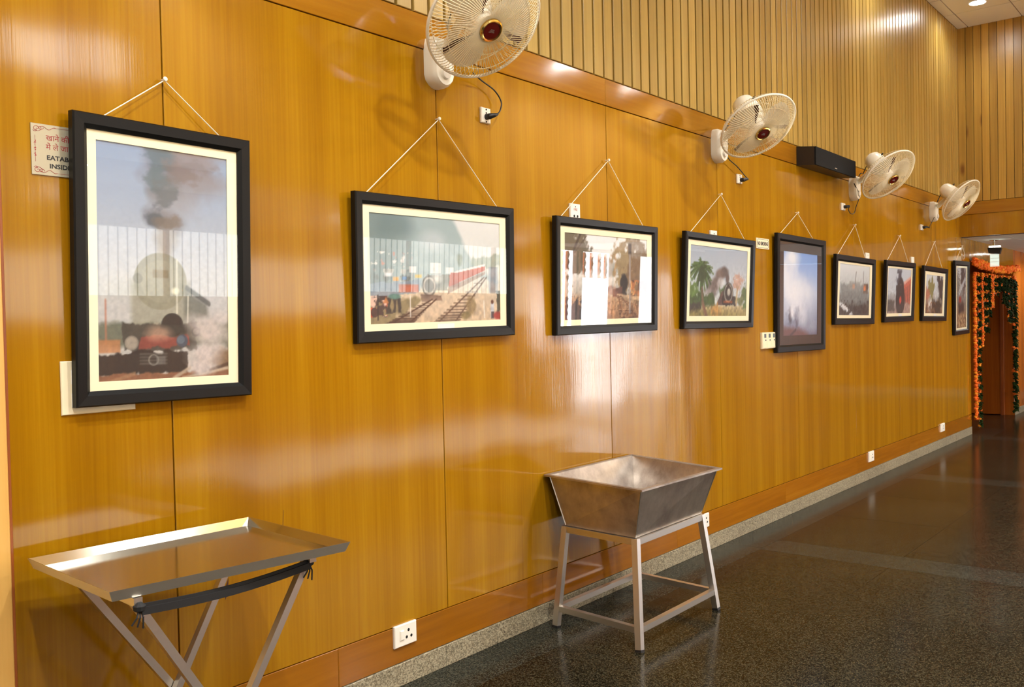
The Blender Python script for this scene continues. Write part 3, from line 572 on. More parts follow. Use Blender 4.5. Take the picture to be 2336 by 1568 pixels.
def picture(label, x0, z0, w, h, tilt, roll, nail, nail_label, mx, mz, painter, n, dark=False, caption=False, cord=(.17, .83), rw=.043, loop=False, grain=.6, dim=1.0):
    a = Vector((math.cos(roll), 0, math.sin(roll))); b = Vector((-math.sin(roll)*math.cos(tilt), -math.sin(tilt), math.cos(roll)*math.cos(tilt))); nn = a.cross(b)  # points towards -y
    if nn.y > 0: nn = -nn
    mw = Matrix(((a.x, -nn.x, b.x, x0), (a.y, -nn.y, b.y, -.0055), (a.z, -nn.z, b.z, z0), (0, 0, 0, 1)))
    t = thing('framed_photograph', label, 'picture', mw=mw, group='framed railway photographs in a row')
    frame_rails(t, w, h, rw)
    MB().box((.004, -.002, .004), (w-.004, -.0065, h-.004)).build('backing_board', M['board'], t)
    px0, px1, pz0, pz1 = mx[0], mx[1], mz[0], mz[1]; e = rw-.006
    m = MB(); o = [(e, e), (w-e, e), (w-e, h-e), (e, h-e)]; i = [(px0, pz0), (px1, pz0), (px1, pz1), (px0, pz1)]
    for q in range(4):
        r = (q+1) % 4; lo = [(*o[q], ), o[r], i[r], i[q]]
        m.hexa([(c[0], -.012, c[1]) for c in lo], [(c[0], -.0095, c[1]) for c in lo])
    m.build('mount', M['mat_dark' if dark else 'mat_cream'], t)
    p = Paint(px1-px0, pz1-pz0, n); painter(p); p.c = p.c*dim; g_ = grain*(fbm(p.u, p.v*p.asp, 97, 46, 46, 2)-.5)*np.clip(1.0-1.15*p.v, .04, 1); p.c = p.c*(1+g_[..., None]*np.array([1, .95, .85])); c = np.clip(p.c, 0, 255)/255
    lin = np.where(c <= .04045, c/12.92, ((c+.055)/1.055)**2.4)
    X = px0-.002+(px1-px0+.004)*p.u; Z = pz0-.002+(pz1-pz0+.004)*p.v; me = bpy.data.meshes.new('print')
    vs = np.stack([X, np.full_like(X, -.0088), Z], -1).reshape(-1, 3); I = np.arange(p.nu*p.nv).reshape(p.nu, p.nv)
    fs = np.stack([I[:-1, :-1], I[1:, :-1], I[1:, 1:], I[:-1, 1:]], -1).reshape(-1, 4)
    me.from_pydata(vs.tolist(), [], fs.tolist()); at = me.color_attributes.new('print', 'FLOAT_COLOR', 'POINT')
    at.data.foreach_set('color', np.concatenate([lin.reshape(-1, 3), np.ones((len(vs), 1))], 1).ravel().astype(np.float32)); me.materials.append(M['print'])
    link('print', me, t)
    gm = bpy.data.meshes.new('glass_pane'); gm.from_pydata([(e, -.0155, e), (w-e, -.0155, e), (w-e, -.0155, h-e), (e, -.0155, h-e)], [], [(0, 1, 2, 3)]); gm.materials.append(M['glass'])
    link('glass_pane', gm, t)
    if caption:
        cx = (px0+px1)/2+caption; cz = pz0-.022
        cp = MB().box((cx-.05, -.0122, cz-.016), (cx+.05, -.0128, cz+.014)).build('caption_card', M['paper'], t)
    inv = mw.inverted(); N_ = inv @ Vector((nail[0], -.017, nail[1]-.003)); m = MB()
    if not loop:
        for f in cord:
            m.tube([(w*f, -.001, h-.035), (w*f, -.004, h+.001), N_], .0018, 6)
        sg = 1 if cord[1] > .5 else 0
    else:
        m.tube([(w*.12, -.001, h-.03), N_], .0016, 6); m.tube([N_, (w*.42, -.018, h+.09), (w*.55, -.018, h+.02), (w*.66, -.018, h+.03), (w*.66, -.016, h+.1), N_], .0016, 6)
    m.build('hanging_cord', M['cord_white'], t, True)
    if dark: pass
    nl = MB().tube([(nail[0], .002, nail[1]), (nail[0], -.022, nail[1]+.001)], .0022, 8)
    nl.lathe([(0.001, 0), (.006, .001), (.0075, .004), (.006, .007), (.001, .008)], 12, Matrix.Translation((nail[0], -.019, nail[1])) @ Matrix.Rotation(math.pi/2, 4, 'X'))
    tag(nl.build('nail', M['cord_white'], None, True), nail_label, 'nail', 'nails holding the picture cords')
    return t
picture('large upright photograph of a smoking steam engine, in front of the food sign', -.305, 1.178, .572, .823, .019, -.009, (-.003, 2.144), 'nail above the large upright photograph nearest the tray', (.0708, .494), (.0688, .7535), paint_1, 150, cord=(.17, .83), grain=.2, dim=.88)
picture('wide photograph of a train by a hazy hillside, right of the big upright one', .724, 1.325, .911, .555, .026, .013, (1.192, 2.216), 'nail below the nearest wall fan', (.0765, .828), (.0695, .4833), paint_2, 190, caption=.03, cord=(.08, .9), grain=.35, dim=.9)
picture('wide photograph of a signal post and leafy trees, above the steel basin', 1.943, 1.327, .928, .559, .03, .008, (2.433, 2.205), 'nail above the picture that hangs over the steel basin', (.084, .8375), (.0705, .486), paint_3, 130, cord=(.07, .87))
picture('wide photograph with a tall palm and black smoke, left of the NO SMOKING plate', 3.164, 1.336, .929, .559, .045, -.006, (3.691, 2.154), 'nail above the palm tree picture', (.087, .846), (.074, .4875), paint_4, 110, cord=(.1, .87))
picture('dark-mounted photograph of white steam in a blue sky, right of the four controllers', 4.473, 1.149, .894, .819, .018, -.007, (4.9, 2.138), 'nail above the dark-mounted steam picture', (.134, .764), (.115, .7045), paint_5, 80, dark=True, cord=(.1, .77), rw=.05, grain=.1)
picture('photograph of a long grey engine under pale sky, first right of the dark-mounted one', 5.579, 1.327, .938, .548, .035, -.008, (6.108, 2.136), 'nail above the grey engine picture', (.118, .834), (.0745, .482), paint_6, 64, cord=(.09, .78), rw=.05)
picture('photograph of an engine beside a red station building', 6.795, 1.33, .881, .548, .048, .003, (7.32, 2.121), 'nail above the red station picture', (.1, .795), (.0775, .482), paint_7, 56, caption=.04, cord=(.1, .8), rw=.05)
picture('photograph of trees and a dark engine, last wide frame before the tall narrow one', 7.969, 1.329, .883, .543, .042, -.01, (8.483, 2.13), 'nail above the last wide picture', (.133, .761), (.078, .461), paint_8, 48, caption=.04, cord=(.12, .83), rw=.05)
picture('tall photograph at the far end of the row, next to the flower garlands', 9.2, 1.159, .642, .81, .018, .016, (9.614, 2.148), 'farthest nail, with a doubled white cord, beside the doorway', (.126, .549), (.074, .7355), paint_9, 40, caption=.02, rw=.055, loop=True)

# ------------------------------------------------------------------ wall fans
def fan_tree():
    t = thing('wall_fan', 'x', 'fan')
    return t
def make_fan(loc, base, az, el, label, cord, plug, first, spin):
    n = Vector((math.sin(az)*math.cos(el), -math.cos(az)*math.cos(el), math.sin(el)))
    e1 = n.cross(Vector((0, 0, 1))); e1.normalize(); e2 = e1.cross(n)       # e2 is up-ish; right-handed with n
    H = Matrix(((e1.x, e2.x, n.x, loc[0]), (e1.y, e2.y, n.y, loc[1]), (e1.z, e2.z, n.z, loc[2]), (0, 0, 0, 1)))
    t = thing('wall_fan', label, 'fan', (base[0], 0, base[1]), 'cream wall fans')
    inv = Matrix.Translation((base[0], 0, base[1])).inverted(); K = inv @ H
    def part(nm, me, par=None, mw=K):
        o = link(nm, me, par or t)
        o.matrix_local = mw if par is None else Matrix()
        return o
    if first is None:
        R_ = .225; D = {}
        # bracket plate, flat against the wall: rounded tapering body with a control knob
        m = MB(); outl = []
        for k in range(24):
            w = 2*math.pi*k/24; sx = .062; x_ = sx*max(-1, min(1, 1.25*math.cos(w))); z_ = .1*math.sin(w) if math.sin(w) < 0 else .1*min(1, 1.3*math.sin(w)); outl.append((x_, z_))
        prof = [(1, 0), (1, -.035), (.93, -.05), (.8, -.058)]
        base_i = [[(x_*s_, y_, z_*(s_ if s_ > .9 else .9)) for x_, z_ in outl] for s_, y_ in prof]
        vs = sum(base_i, []); fs = []
        for i in range(3):
            for k in range(24): l = (k+1) % 24; fs.append((i*24+k, i*24+l, (i+1)*24+l, (i+1)*24+k))
        fs += [tuple(range(24))[::-1], tuple(range(72, 96))]; D['wall_bracket'] = m.add(vs, fs).mesh('wall_bracket', M['fan_white'], True)
        D['control_knob'] = MB().lathe([(.024, 0), (.022, .012), (.018, .014), (.0, .014)], 20, Matrix.Translation((.0, -.057, -.045)) @ Matrix.Rotation(math.pi/2, 4, 'X')).mesh('control_knob', M['plastic'], True)
        D['motor_housing'] = MB().lathe([(.012, -.24), (.042, -.235), (.062, -.215), (.072, -.17), (.074, -.11), (.066, -.07), (.05, -.05), (.02, -.045)], 28).mesh('motor_housing', M['fan_white'], True)
        def grille(front):
            g = MB(); nw = 104 if front else 72
            if front: pr = [(.045, .056), (.09, .055), (.14, .05), (.18, .04), (.208, .022), (R_, 0)]
            else: pr = [(.06, -.058), (.11, -.062), (.165, -.06), (.2, -.045), (.218, -.022), (R_, -.004)]
            for k in range(nw):
                w = 2*math.pi*k/nw; q = []
                for j, (r, z) in enumerate(pr):
                    tw = w+(.45 if front else -.2)*(1-r/R_)**1.3
                    q.append((r*math.cos(tw), r*math.sin(tw), z))
                g.tube(q, .0014, 3, False)
            for r, z in ((.1, .053), (.165, .044)) if front else ((.12, -.062), (.19, -.05)):
                g.tube([(r*math.cos(2*math.pi*k/48), r*math.sin(2*math.pi*k/48), z) for k in range(48)], .0016, 4, closed=True, up=(0, 0, 1))
            return g.mesh('front_grille' if front else 'rear_grille', M['wire'])
        D['front_grille'] = grille(True); D['rear_grille'] = grille(False)
        D['guard_ring'] = MB().tube([(R_*math.cos(2*math.pi*k/72), R_*math.sin(2*math.pi*k/72), -.002) for k in range(72)], .0062, 8, closed=True, up=(0, 0, 1)).mesh('guard_ring', M['fan_white'], True)
        m = MB()
        def blade():
            b = MB(); nr, na = 8, 9; th = .0016; P_ = []
            for i in range(nr):
                r = .03+(.195-.03)*i/(nr-1); wd = math.radians(26+50*math.sin(min(1, (i+1)/nr*1.15)*math.pi*.72)); c0 = math.radians(14)*i/(nr-1)
                for j in range(na):
                    s_ = j/(na-1); w = c0+wd*(s_-.5); rr = r*(1-.07*(abs(s_-.5)*2)**3 if i == nr-1 else 1)
                    P_.append((rr*math.cos(w), rr*math.sin(w), .018*(s_-.5)*2*(.5+.5*i/nr)-.006))
            fr = P_; bk = [(x_, y_, z_-th) for x_, y_, z_ in P_]; b.v += fr+bk; o = nr*na
            for i in range(nr-1):
                for j in range(na-1):
                    q = [i*na+j, i*na+j+1, (i+1)*na+j+1, (i+1)*na+j]; mi = 1 if j >= na-2 else 0
                    b.f.append(q); b.m.append(mi); b.f.append([o+k for k in q][::-1]); b.m.append(mi)
            return b.mesh('blade', [M['blade'], M['blade_dark']], True)
        D['blade'] = blade()
        D['spinner'] = MB().lathe([(.001, .03), (.02, .028), (.036, .018), (.04, -.03), (.02, -.045)], 24).mesh('spinner', M['fan_white'], True)
        D['badge'] = MB().lathe([(.001, .0655), (.02, .0648), (.0345, .0635), (.0345, .056), (.001, .056)], 32).mesh('badge', M['maroon'], True)
        D['badge_ring'] = MB().lathe([(.0345, .056), (.0345, .066), (.039, .068), (.044, .064), (.0455, .054), (.03, .052)], 36, cap=False).mesh('badge_ring', M['gold'], True)
        D['badge_disc'] = MB().lathe([(.001, .053), (.052, .053), (.056, .0515), (.001, .051)], 32).mesh('badge_disc', M['fan_white'], True)
        m = MB()
        for k in range(4): m.box((-.012+.001*k, -.006+.0035*k, .0645), (.012-.002*k, -.0048+.0035*k, .0666))
        D['badge_print'] = m.mesh('badge_print', M['silver'])
        D['oscillation_pin'] = MB().lathe([(.006, 0), (.0055, .018), (.003, .022), (0, .022)], 12, Matrix.Translation((0, .07, -.16)) @ Matrix.Rotation(-math.pi/2, 4, 'X')).mesh('oscillation_pin', M['black'], True)
        first = D
    D = first
    I_ = Matrix()
    br = part('wall_bracket', D['wall_bracket'], None, I_); part('control_knob', D['control_knob'], br)
    mo = part('motor_housing', D['motor_housing']); part('oscillation_pin', D['oscillation_pin'], mo)
    part('rear_grille', D['rear_grille']); part('front_grille', D['front_grille']); part('guard_ring', D['guard_ring']); part('spinner', D['spinner'])
    for k in range(3): part('blade', D['blade'], None, K @ Matrix.Rotation(2*math.pi*k/3+spin, 4, 'Z'))
    bd = part('badge', D['badge']); part('badge_ring', D['badge_ring'], bd); part('badge_disc', D['badge_disc'], bd); part('badge_print', D['badge_print'], bd)
    # arm from the bracket to the motor
    c = K @ Vector((0, 0, -.15)); c2 = K @ Vector((0, -.045, -.14))
    MB().tube([(0, -.03, .045), (0, -.075, .06), c2*.6+Vector((0, -.06, .05))*.4, c2, c], [.026, .024, .019, .02, .022], 10).build('arm', M['fan_white'], t, True)
    q = [Vector(p)-Vector((base[0], 0, base[1])) for p in cord]
    # smooth cord through the given points
    sp = []
    for i in range(len(q)-1):
        p0, p1, p2, p3 = q[max(i-1, 0)], q[i], q[i+1], q[min(i+2, len(q)-1)]
        for s_ in range(6):
            u_ = s_/6; sp.append(.5*((2*p1)+(p2-p0)*u_+(2*p0-5*p1+4*p2-p3)*u_*u_+(3*p1-p0-3*p2+p3)*u_**3))
    sp.append(q[-1]); cd = MB().tube(sp, .0032, 6).build('power_cord', M['black'], t, True)
    pl = Vector(plug)-Vector((base[0], 0, base[1]))
    pg = MB().tube([pl, pl+Vector((0, -.022, 0)), pl+Vector((.012, -.036, .004)), sp[-1]], [.013, .013, .009, .0055], 10).build('plug', M['black'], cd, True)
    k1 = K @ Vector((.02, -.06, -.2))
    MB().tube([k1, k1+Vector((.0, .03, -.06)), Vector((.02, -.05, .09))+Vector((0, -.02, .03)), Vector((.02, -.045, .085))], .0035, 6).build('motor_lead', M['black'], t, True)
    return first
W_ = lambda x, z, y=-.02: (x, y, z)
fan_def = [
    ((1.077, -.368, 2.496), (1.195, 2.435), -.262, -.77, 'nearest wall fan, cut by the top of the photo', [(1.37, -.05, 2.43), (1.45, -.03, 2.415), (1.53, -.03, 2.39), (1.575, -.03, 2.35), (1.562, -.035, 2.31), (1.53, -.045, 2.285)], (1.495, -.012, 2.273)),
    ((3.506, -.349, 2.486), (3.665, 2.44), -.457, -.88, 'second nearest wall fan, left of the black speaker', [(3.72, -.05, 2.39), (3.79, -.03, 2.375), (3.9, -.03, 2.345), (4.01, -.03, 2.30), (4.06, -.03, 2.285), (4.03, -.04, 2.278)], (3.985, -.012, 2.272)),
    ((5.862, -.361, 2.473), (6.085, 2.43), -.358, -.79, 'wall fan just right of the black speaker', [(6.0, -.05, 2.46), (6.09, -.06, 2.37), (6.1, -.03, 2.28), (6.05, -.03, 2.225), (5.97, -.03, 2.215), (5.89, -.04, 2.24), (5.9, -.045, 2.262)], (5.87, -.012, 2.262)),
    ((8.183, -.345, 2.489), (8.44, 2.43), -.21, -.68, 'farthest wall fan, nearest the end wall', [(8.37, -.05, 2.37), (8.33, -.03, 2.31), (8.26, -.03, 2.27), (8.2, -.045, 2.252)], (8.09, -.012, 2.25)),
]
proto = None
for i, fd in enumerate(fan_def): proto = make_fan(*fd, proto, [.55, .2, .35, .25][i])

# ------------------------------------------------------------------ plates, sockets, signs
def plate(name, label, cat, x0, x1, z0, z1, y=-.001, t=.011, m='plastic', group=None, bev=.003):
    o = MB().box((x0, y-t, z0), (x1, y, z1), bev).build(name, M[m]); return tag(o, label, cat, group)
def holes(par, pts, y, r=.0045, name='socket_hole'):
    for (x, z) in pts: MB().lathe([(r, 0), (r, .0012), (0, .0012)], 10, Matrix.Translation((x, y+.0004, z)) @ Matrix.Rotation(math.pi/2, 4, 'X')).build(name, M['hole'], par)
def rocker(par, x0, x1, z0, z1, y, m='plastic'):
    MB().box((x0, y-.005, z0), (x1, y+.001, z1), .003).build('rocker_switch', M[m], par)
def low_socket(label, x0, x1, z0, z1):
    o = plate('wall_socket', label, 'socket', x0, x1, z0, z1, group='sockets along the base board'); w, h = x1-x0, z1-z0; y = -.012
    rocker(o, x0+w*.22, x0+w*.4, z0+h*.3, z0+h*.75, y)
    holes(o, [(x0+w*.62, z0+h*.68), (x0+w*.53, z0+h*.38), (x0+w*.74, z0+h*.38)], y, .0058)
low_socket('socket in the base board, nearest, between the tray and the basin', .888, 1.006, .153, .237)
low_socket('base board socket right behind the steel basin stand', 3.375, 3.475, .146, .229)
low_socket('base board socket below the second-farthest wide picture', 6.4, 6.525, .148, .234)
low_socket('farthest base board socket, close to the flower garlands', 8.668, 8.82, .165, .249)
def fan_socket(label, x0, x1, z0, z1, px):
    o = plate('fan_socket', label, 'socket', x0, x1, z0, z1, group='sockets of the wall fans'); h = z1-z0
    xc = (x0+x1)/2; holes(o, [(xc, z1-h*.12), (xc, z1-h*.34), (xc, z0+h*.09)], -.012, .004)
fan_socket('socket plate with a plug under the nearest fan', 1.465, 1.525, 2.247, 2.312, 0)
fan_socket('socket plate with a plug under the second nearest fan', 3.94, 4.01, 2.249, 2.308, 0)
fan_socket('socket plate with a plug under the fan beside the speaker', 5.828, 5.905, 2.235, 2.292, 0)
fan_socket('socket plate with a plug under the farthest fan', 8.036, 8.112, 2.222, 2.277, 0)
fs = plate('fire_socket', 'white plate reading FIRE above the picture over the basin', 'socket', 2.105, 2.185, 1.86, 1.96)
text_mesh('FIRE', .017, 'lettering', M['red'], fs, on_wall(2.145, -.0124, 1.926), 'CENTER')
holes(fs, [(2.133, 1.9), (2.16, 1.9)], -.012, .0065); holes(fs, [(2.145, 1.945)], -.012, .003)
for lab, x0, x1, z0, z1 in (('small white plate peeping over the palm tree picture', 3.561, 3.643, 1.87, 1.926), ('small white plate above the grey engine picture', 6.391, 6.477, 1.85, 1.923), ('small white plate above the red station picture', 7.703, 7.789, 1.86, 1.945)):
    o = plate('blank_plate', lab, 'plate', x0, x1, z0, z1, group='small plates above the pictures'); holes(o, [((x0+x1)/2, z1-.02)], -.012, .004, 'screw_hole')
# big switch board half hidden by the first picture
sb = plate('switch_board', 'large white switch board half hidden behind the first upright photograph', 'switch', -.334, -.119, 1.158, 1.308, t=.0045, m='cream', bev=.002)
for (x0, z0) in ((-.306, 1.243), (-.306, 1.178)): MB().box((x0, -.0065, z0), (x0+.03, -.005, z0+.04), .0008).build('rocker_switch', M['plastic'], sb)
# food sign
sg = tag(MB().box((-.392, -.0035, 1.818), (-.16, -.001, 1.957), .0006).build('food_sign', M['sign']), 'grey metal sign about eatables, partly behind the first photograph', 'sign')
yl = -.0037
text_mesh('खाने की', .0215, 'lettering', M['red'], sg, on_wall(-.352, yl, 1.914))
text_mesh('में ले जा', .0215, 'lettering', M['red'], sg, on_wall(-.353, yl, 1.889))
text_mesh('EATABLES', .0172, 'lettering', M['ink'], sg, on_wall(-.352, yl, 1.8615), sx=1.16, bold=.0005)
text_mesh('INSIDE', .0172, 'lettering', M['ink'], sg, on_wall(-.345, yl, 1.839), sx=1.16, bold=.0005)
orn = MB()
def curl(cx, cz, sx, sz, turns=1.6, r=.012):
    orn.tube([(cx+sx*r*(1-k/26)*math.cos(k/26*turns*2*math.pi), yl, cz+sz*r*.8*(1-k/26)*math.sin(k/26*turns*2*math.pi)) for k in range(24)], .0007, 4)
for zc, sz in ((1.945, -1), (1.831, 1)):
    curl(-.376, zc, 1, sz); curl(-.366, zc-sz*.002, 1, sz, 1.2, .008); curl(-.38, zc+sz*.006, -1, sz, 1, .006)
    orn.tube([(-.368+.004*k, yl, zc-sz*(.004*math.sin(k*.8)+.002)) for k in range(12)], .0007, 4); orn.tube([(-.33, yl, zc-sz*.005), (-.2, yl, zc-sz*.006)], .0004, 4)
for k in range(9): orn.add([(-.3835-.0025*math.sin(k*2.1), yl, 1.868+.005*k), (-.3795+.002*math.cos(k*1.7), yl, 1.8695+.005*k), (-.3815, yl, 1.8735+.005*k)], [(0, 1, 2)])
orn.tube([(-.3815, yl, 1.853), (-.3815, yl, 1.925)], .0005, 4)
orn.build('red_ornament', M['red'], sg)
# NO SMOKING
ns = tag(MB().box((4.225, -.004, 1.851), (4.428, -.001, 1.921), .0006).build('no_smoking_sign', M['cream']), 'small cream NO SMOKING plate between two pictures', 'sign')
m = MB(); q = [(4.24, 1.866), (4.248, 1.858), (4.405, 1.858), (4.413, 1.866), (4.413, 1.906), (4.405, 1.914), (4.248, 1.914), (4.24, 1.906)]
m.tube([(x_, -.0043, z_) for x_, z_ in q], .0012, 4, closed=True, up=(0, 1, 0)); m.build('border_line', M['ink'], ns)
text_mesh('NO SMOKING', .034, 'lettering', M['ink'], ns, on_wall(4.3265, -.0045, 1.8745), 'CENTER', .76, .001)
# four controllers in a row
for k, lab in enumerate(('cream wall controller with grey display, leftmost of four', 'cream wall controller with grey display, second of four from the left', 'cream wall controller with grey display, third of four from the left', 'cream wall controller half behind the dark-mounted picture')):
    x0 = 4.268+.0705*k
    o = plate('wall_controller', lab, 'controller', x0, x0+.0685, 1.183, 1.292, t=.016, m='cream', group='four cream controllers in a row')
    MB().box((x0+.028, -.0185, 1.256), (x0+.056, -.0165, 1.283)).build('display', M['lcd'], o)
    MB().box((x0+.042, -.0187, 1.236), (x0+.056, -.0165, 1.245)).build('button', M['lcd'], o)
    MB().box((x0+.01, -.0185, 1.19), (x0+.06, -.0165, 1.222), .0008).build('cover_flap', M['cream'], o)
# loudspeaker
spk = thing('loudspeaker', 'long black loudspeaker box on the wall between two fans', 'loudspeaker', (4.93, 0, 2.47))
m = MB(); m.hexa([(0, -.004, .008), (.845, -.004, .008), (.825, -.135, -.006), (-.005, -.135, -.002)], [(0, -.004, .145), (.845, -.004, .145), (.825, -.135, .122), (-.005, -.135, .128)]); m.build('cabinet', M['speaker_side'], spk)
m = MB(); m.hexa([(-.004, -.135, -.001), (.824, -.135, -.005), (.824, -.147, -.005), (-.004, -.147, -.001)], [(-.004, -.135, .127), (.824, -.135, .121), (.824, -.147, .121), (-.004, -.147, .127)]); m.build('grille', M['speaker'], spk)
MB().box((.37, -.1495, .012), (.41, -.147, .02)).build('badge', M['silver'], spk)

# ------------------------------------------------------------------ tray on a folding stand
def pan(name, rim, floor_, th, m_, label, cat, lip=0):
    """open pan from four rim corners and four floor corners (anticlockwise from above)"""
    rim = [Vector(p) for p in rim]; fl_ = [Vector(p) for p in floor_]; c = sum(rim, Vector())/4
    def inn(ps, d): return [p+Vector((c.x-p.x, c.y-p.y, 0)).normalized()*d for p in ps]
    m = MB(); R0, F0 = rim, fl_; R1 = inn(rim, th*1.4); F1 = [p+Vector((0, 0, th)) for p in inn(fl_, th*1.4)]
    vs = F0+R0+R1+F1; fs = [(3, 2, 1, 0), (12, 13, 14, 15)]
    for k in range(4):
        l = (k+1) % 4; fs += [(k, l, 4+l, 4+k), (4+k, 4+l, 8+l, 8+k), (8+k, 8+l, 12+l, 12+k)]
    m.add(vs, fs); m.m = [1 if 2 <= i and (i-2) % 3 == 0 else 0 for i in range(len(fs))]; o = m.build(name, m_); tag(o, label, cat)
    return o
rimT = [(-.497, -.561, .8), (.137, -.646, .8), (.179, -.12, .8), (-.467, -.076, .8)]
cT = Vector((-.162, -.35, 0))
def inset(ps, d, z):
    out = []
    for i in range(4):
        p, a, b = Vector(ps[i]), Vector(ps[i-1]), Vector(ps[(i+1) % 4]); q = p+(a-p).normalized()*d+(b-p).normalized()*d; out.append((q.x, q.y, z))
    return out
flT = inset(rimT, .010, .774)
tray = pan('serving_tray', rimT, flT, .0022, [M['steel'], M['brushed']], 'shallow rectangular steel tray with flared rim on the folding stand', 'tray')
stand = thing('folding_stand', 'folding steel cross-leg stand under the tray, with black webbing', 'stand', (-.16, -.35, 0))
def sq(p, q, s, par, nm, m_, org, up=None):
    o_ = Vector(org); p, q = Vector(p)-o_, Vector(q)-o_; m = MB(); t = (q-p).normalized(); ref = Vector(up) if up else Vector((0, 1, 0))
    a = t.cross(ref).normalized(); b = a.cross(t); h = s/2; ring = lambda c_: [c_+a*h+b*h, c_-a*h+b*h, c_-a*h-b*h, c_+a*h-b*h]
    return m.hexa(ring(p), ring(q)).build(nm, m_, par)
SO = (-.16, -.35, 0)
TZ = .762
A0, A1 = (-.395, -.16, TZ-.002), (.146, -.16, .0); B0, B1 = (-.428, -.535, TZ-.002), (.043, -.535, .0)
C0, C1 = (.102, -.182, TZ-.002), (-.327, -.182, .0); D0, D1 = (.06, -.557, TZ-.002), (-.42, -.557, .0)
for a, b in ((A0, A1), (B0, B1), (C0, C1), (D0, D1)):
    lg = sq(a, b, .02, stand, 'leg', M['tube'], SO); d = (Vector(b)-Vector(a)).normalized(); 
    sq(Vector(b)-d*.03, Vector(b)-d*.001, .0225, lg, 'foot_cap', M['black'], SO)
sq((-.3925, -.13, TZ), (-.431, -.565, TZ), .02, stand, 'top_rail', M['tube'], SO, (0, 0, 1)); sq((.104, -.15, TZ), (.057, -.585, TZ), .02, stand, 'top_rail', M['tube'], SO, (0, 0, 1))
sq((.09, -.15, .08), (-.01, -.55, .08), .018, stand, 'lower_rail', M['tube'], SO, (0, 0, 1)); sq((-.28, -.17, .08), (-.37, -.57, .08), .018, stand, 'lower_rail', M['tube'], SO, (0, 0, 1))
for yy, nm in ((-.572, 0), (-.19, 1)):
    xl, xr = -.43+(.03 if nm else 0), .055+(.045 if nm else 0); m = MB()
    for off in (0, .012):
        pts = [(xl+(xr-xl)*k/10-SO[0], yy-SO[1]-off*.5, TZ-.012-.012*math.sin(math.pi*k/10)-off*.6) for k in range(11)]
        for p, q in zip(pts[:-1], pts[1:]):
            hh = .009
            m.hexa([(p[0], p[1]-.002, p[2]-hh), (q[0], q[1]-.002, q[2]-hh), (q[0], q[1]+.002, q[2]-hh), (p[0], p[1]+.002, p[2]-hh)], [(p[0], p[1]-.002, p[2]+hh), (q[0], q[1]-.002, q[2]+hh), (q[0], q[1]+.002, q[2]+hh), (p[0], p[1]+.002, p[2]+hh)])
    for xx in (xl, xr):
        c = Vector((xx-SO[0], yy-SO[1]+.004, TZ-.012))
        m.lathe([(.004, -.012), (.014, -.006), (.015, .004), (.005, .012)], 10, Matrix.Translation(c))
        for k in range(0 if nm else 3): m.tube([c, c+Vector((.008*(k-1)-.006, -.012, -.02)), c+Vector((.014*(k-1)-.012, -.01, -.035-.006*k))], .0022, 5)
    m.build('strap', M['strap'], stand)

# ------------------------------------------------------------------ steel basin on its stand
rimB = [(1.770, -.575, .683), (2.425, -.592, .683), (2.588, -.03, .684), (1.868, -.03, .684)]
flB = [(1.835, -.506, .46), (2.432, -.502, .46), (2.47, -.115, .46), (1.872, -.112, .46)]
basin = pan('steel_basin', rimB, flB, .003, [M['dirty'], M['dirty']], 'deep tapered steel basin with rusty stains on the square-legged stand', 'basin')
m = MB(); ro = inset(rimB, -.022, .686)
for k in range(4):
    l = (k+1) % 4; a, b, c, d = [Vector(v) for v in (ro[k], ro[l], rimB[l], rimB[k])]
    lo = [Vector((p.x, p.y, .6795)) for p in (a, b, c, d)]; m.hexa(lo, [Vector((p.x, p.y, .6875)) for p in (a, b, c, d)])
m.build('rolled_rim', M['dirty'], basin)
for k in range(4):
    MB().tube([Vector(flB[k])+Vector((0, 0, .002)), Vector(rimB[k])-Vector((0, 0, .006))], .003, 6).build('weld_seam', M['tube'], basin)
bs = thing('basin_stand', 'steel tube stand with four splayed legs carrying the basin', 'stand', (2.14, -.32, 0)); BO = (2.14, -.32, 0)
tops = [Vector(p)+Vector((0, 0, -.016)) for p in flB]; feet = [Vector(p) for p in ((1.762, -.56, 0), (2.463, -.56, 0), (2.515, -.088, 0), (1.816, -.088, 0))]
for k in range(4):
    l = (k+1) % 4
    lg = sq(tops[k]+Vector((0, 0, .012)), feet[k], .028, bs, 'leg', M['tube'], BO); d = (tops[k]-feet[k]).normalized()
    sq(feet[k]+d*.012, feet[k]+Vector((0, 0, .0005)), .0295, lg, 'foot_cap', M['black'], BO)
    sq(tops[k], tops[l], .027, bs, 'top_rail', M['tube'], BO, (0, 0, 1)); f = .2
    sq(feet[k]*(1-f)+tops[k]*f, feet[l]*(1-f)+tops[l]*f, .025, bs, 'lower_rail', M['tube'], BO, (0, 0, 1))

# ------------------------------------------------------------------ flower garlands round the doorway
ico = bmesh.new(); bmesh.ops.create_icosphere(ico, subdivisions=1, radius=1); IV = [v.co.copy() for v in ico.verts]; ico.verts.index_update(); IF = [[v.index for v in f.verts] for f in ico.faces]; ico.free()
def flower(m, c, r, rng):
    s_ = Matrix.Rotation(rng.uniform(0, 6), 3, 'Z') @ Matrix.Rotation(rng.uniform(0, 1), 3, 'X')
    m.add([Vector(c)+(s_ @ v)*r*rng.uniform(.8, 1.15)*(1 if abs(v.z) < .6 else .75) for v in IV], IF)
def leaf(m, c, r, rng):
    a = rng.uniform(0, 6.28); d = Vector((math.cos(a), -abs(math.sin(a)), rng.uniform(-.7, .3))).normalized(); s_ = d.cross(Vector((0, 0, 1))).normalized()*r*.4; c = Vector(c); dn = Vector((0, 0, -.3*r))
    m.add([c, c+d*r*.5+s_, c+d*r+dn, c+d*r*.5-s_, c+d*r*.5+Vector((0, 0, .15*r))], [(0, 1, 4), (1, 2, 4), (2, 3, 4), (3, 0, 4)])
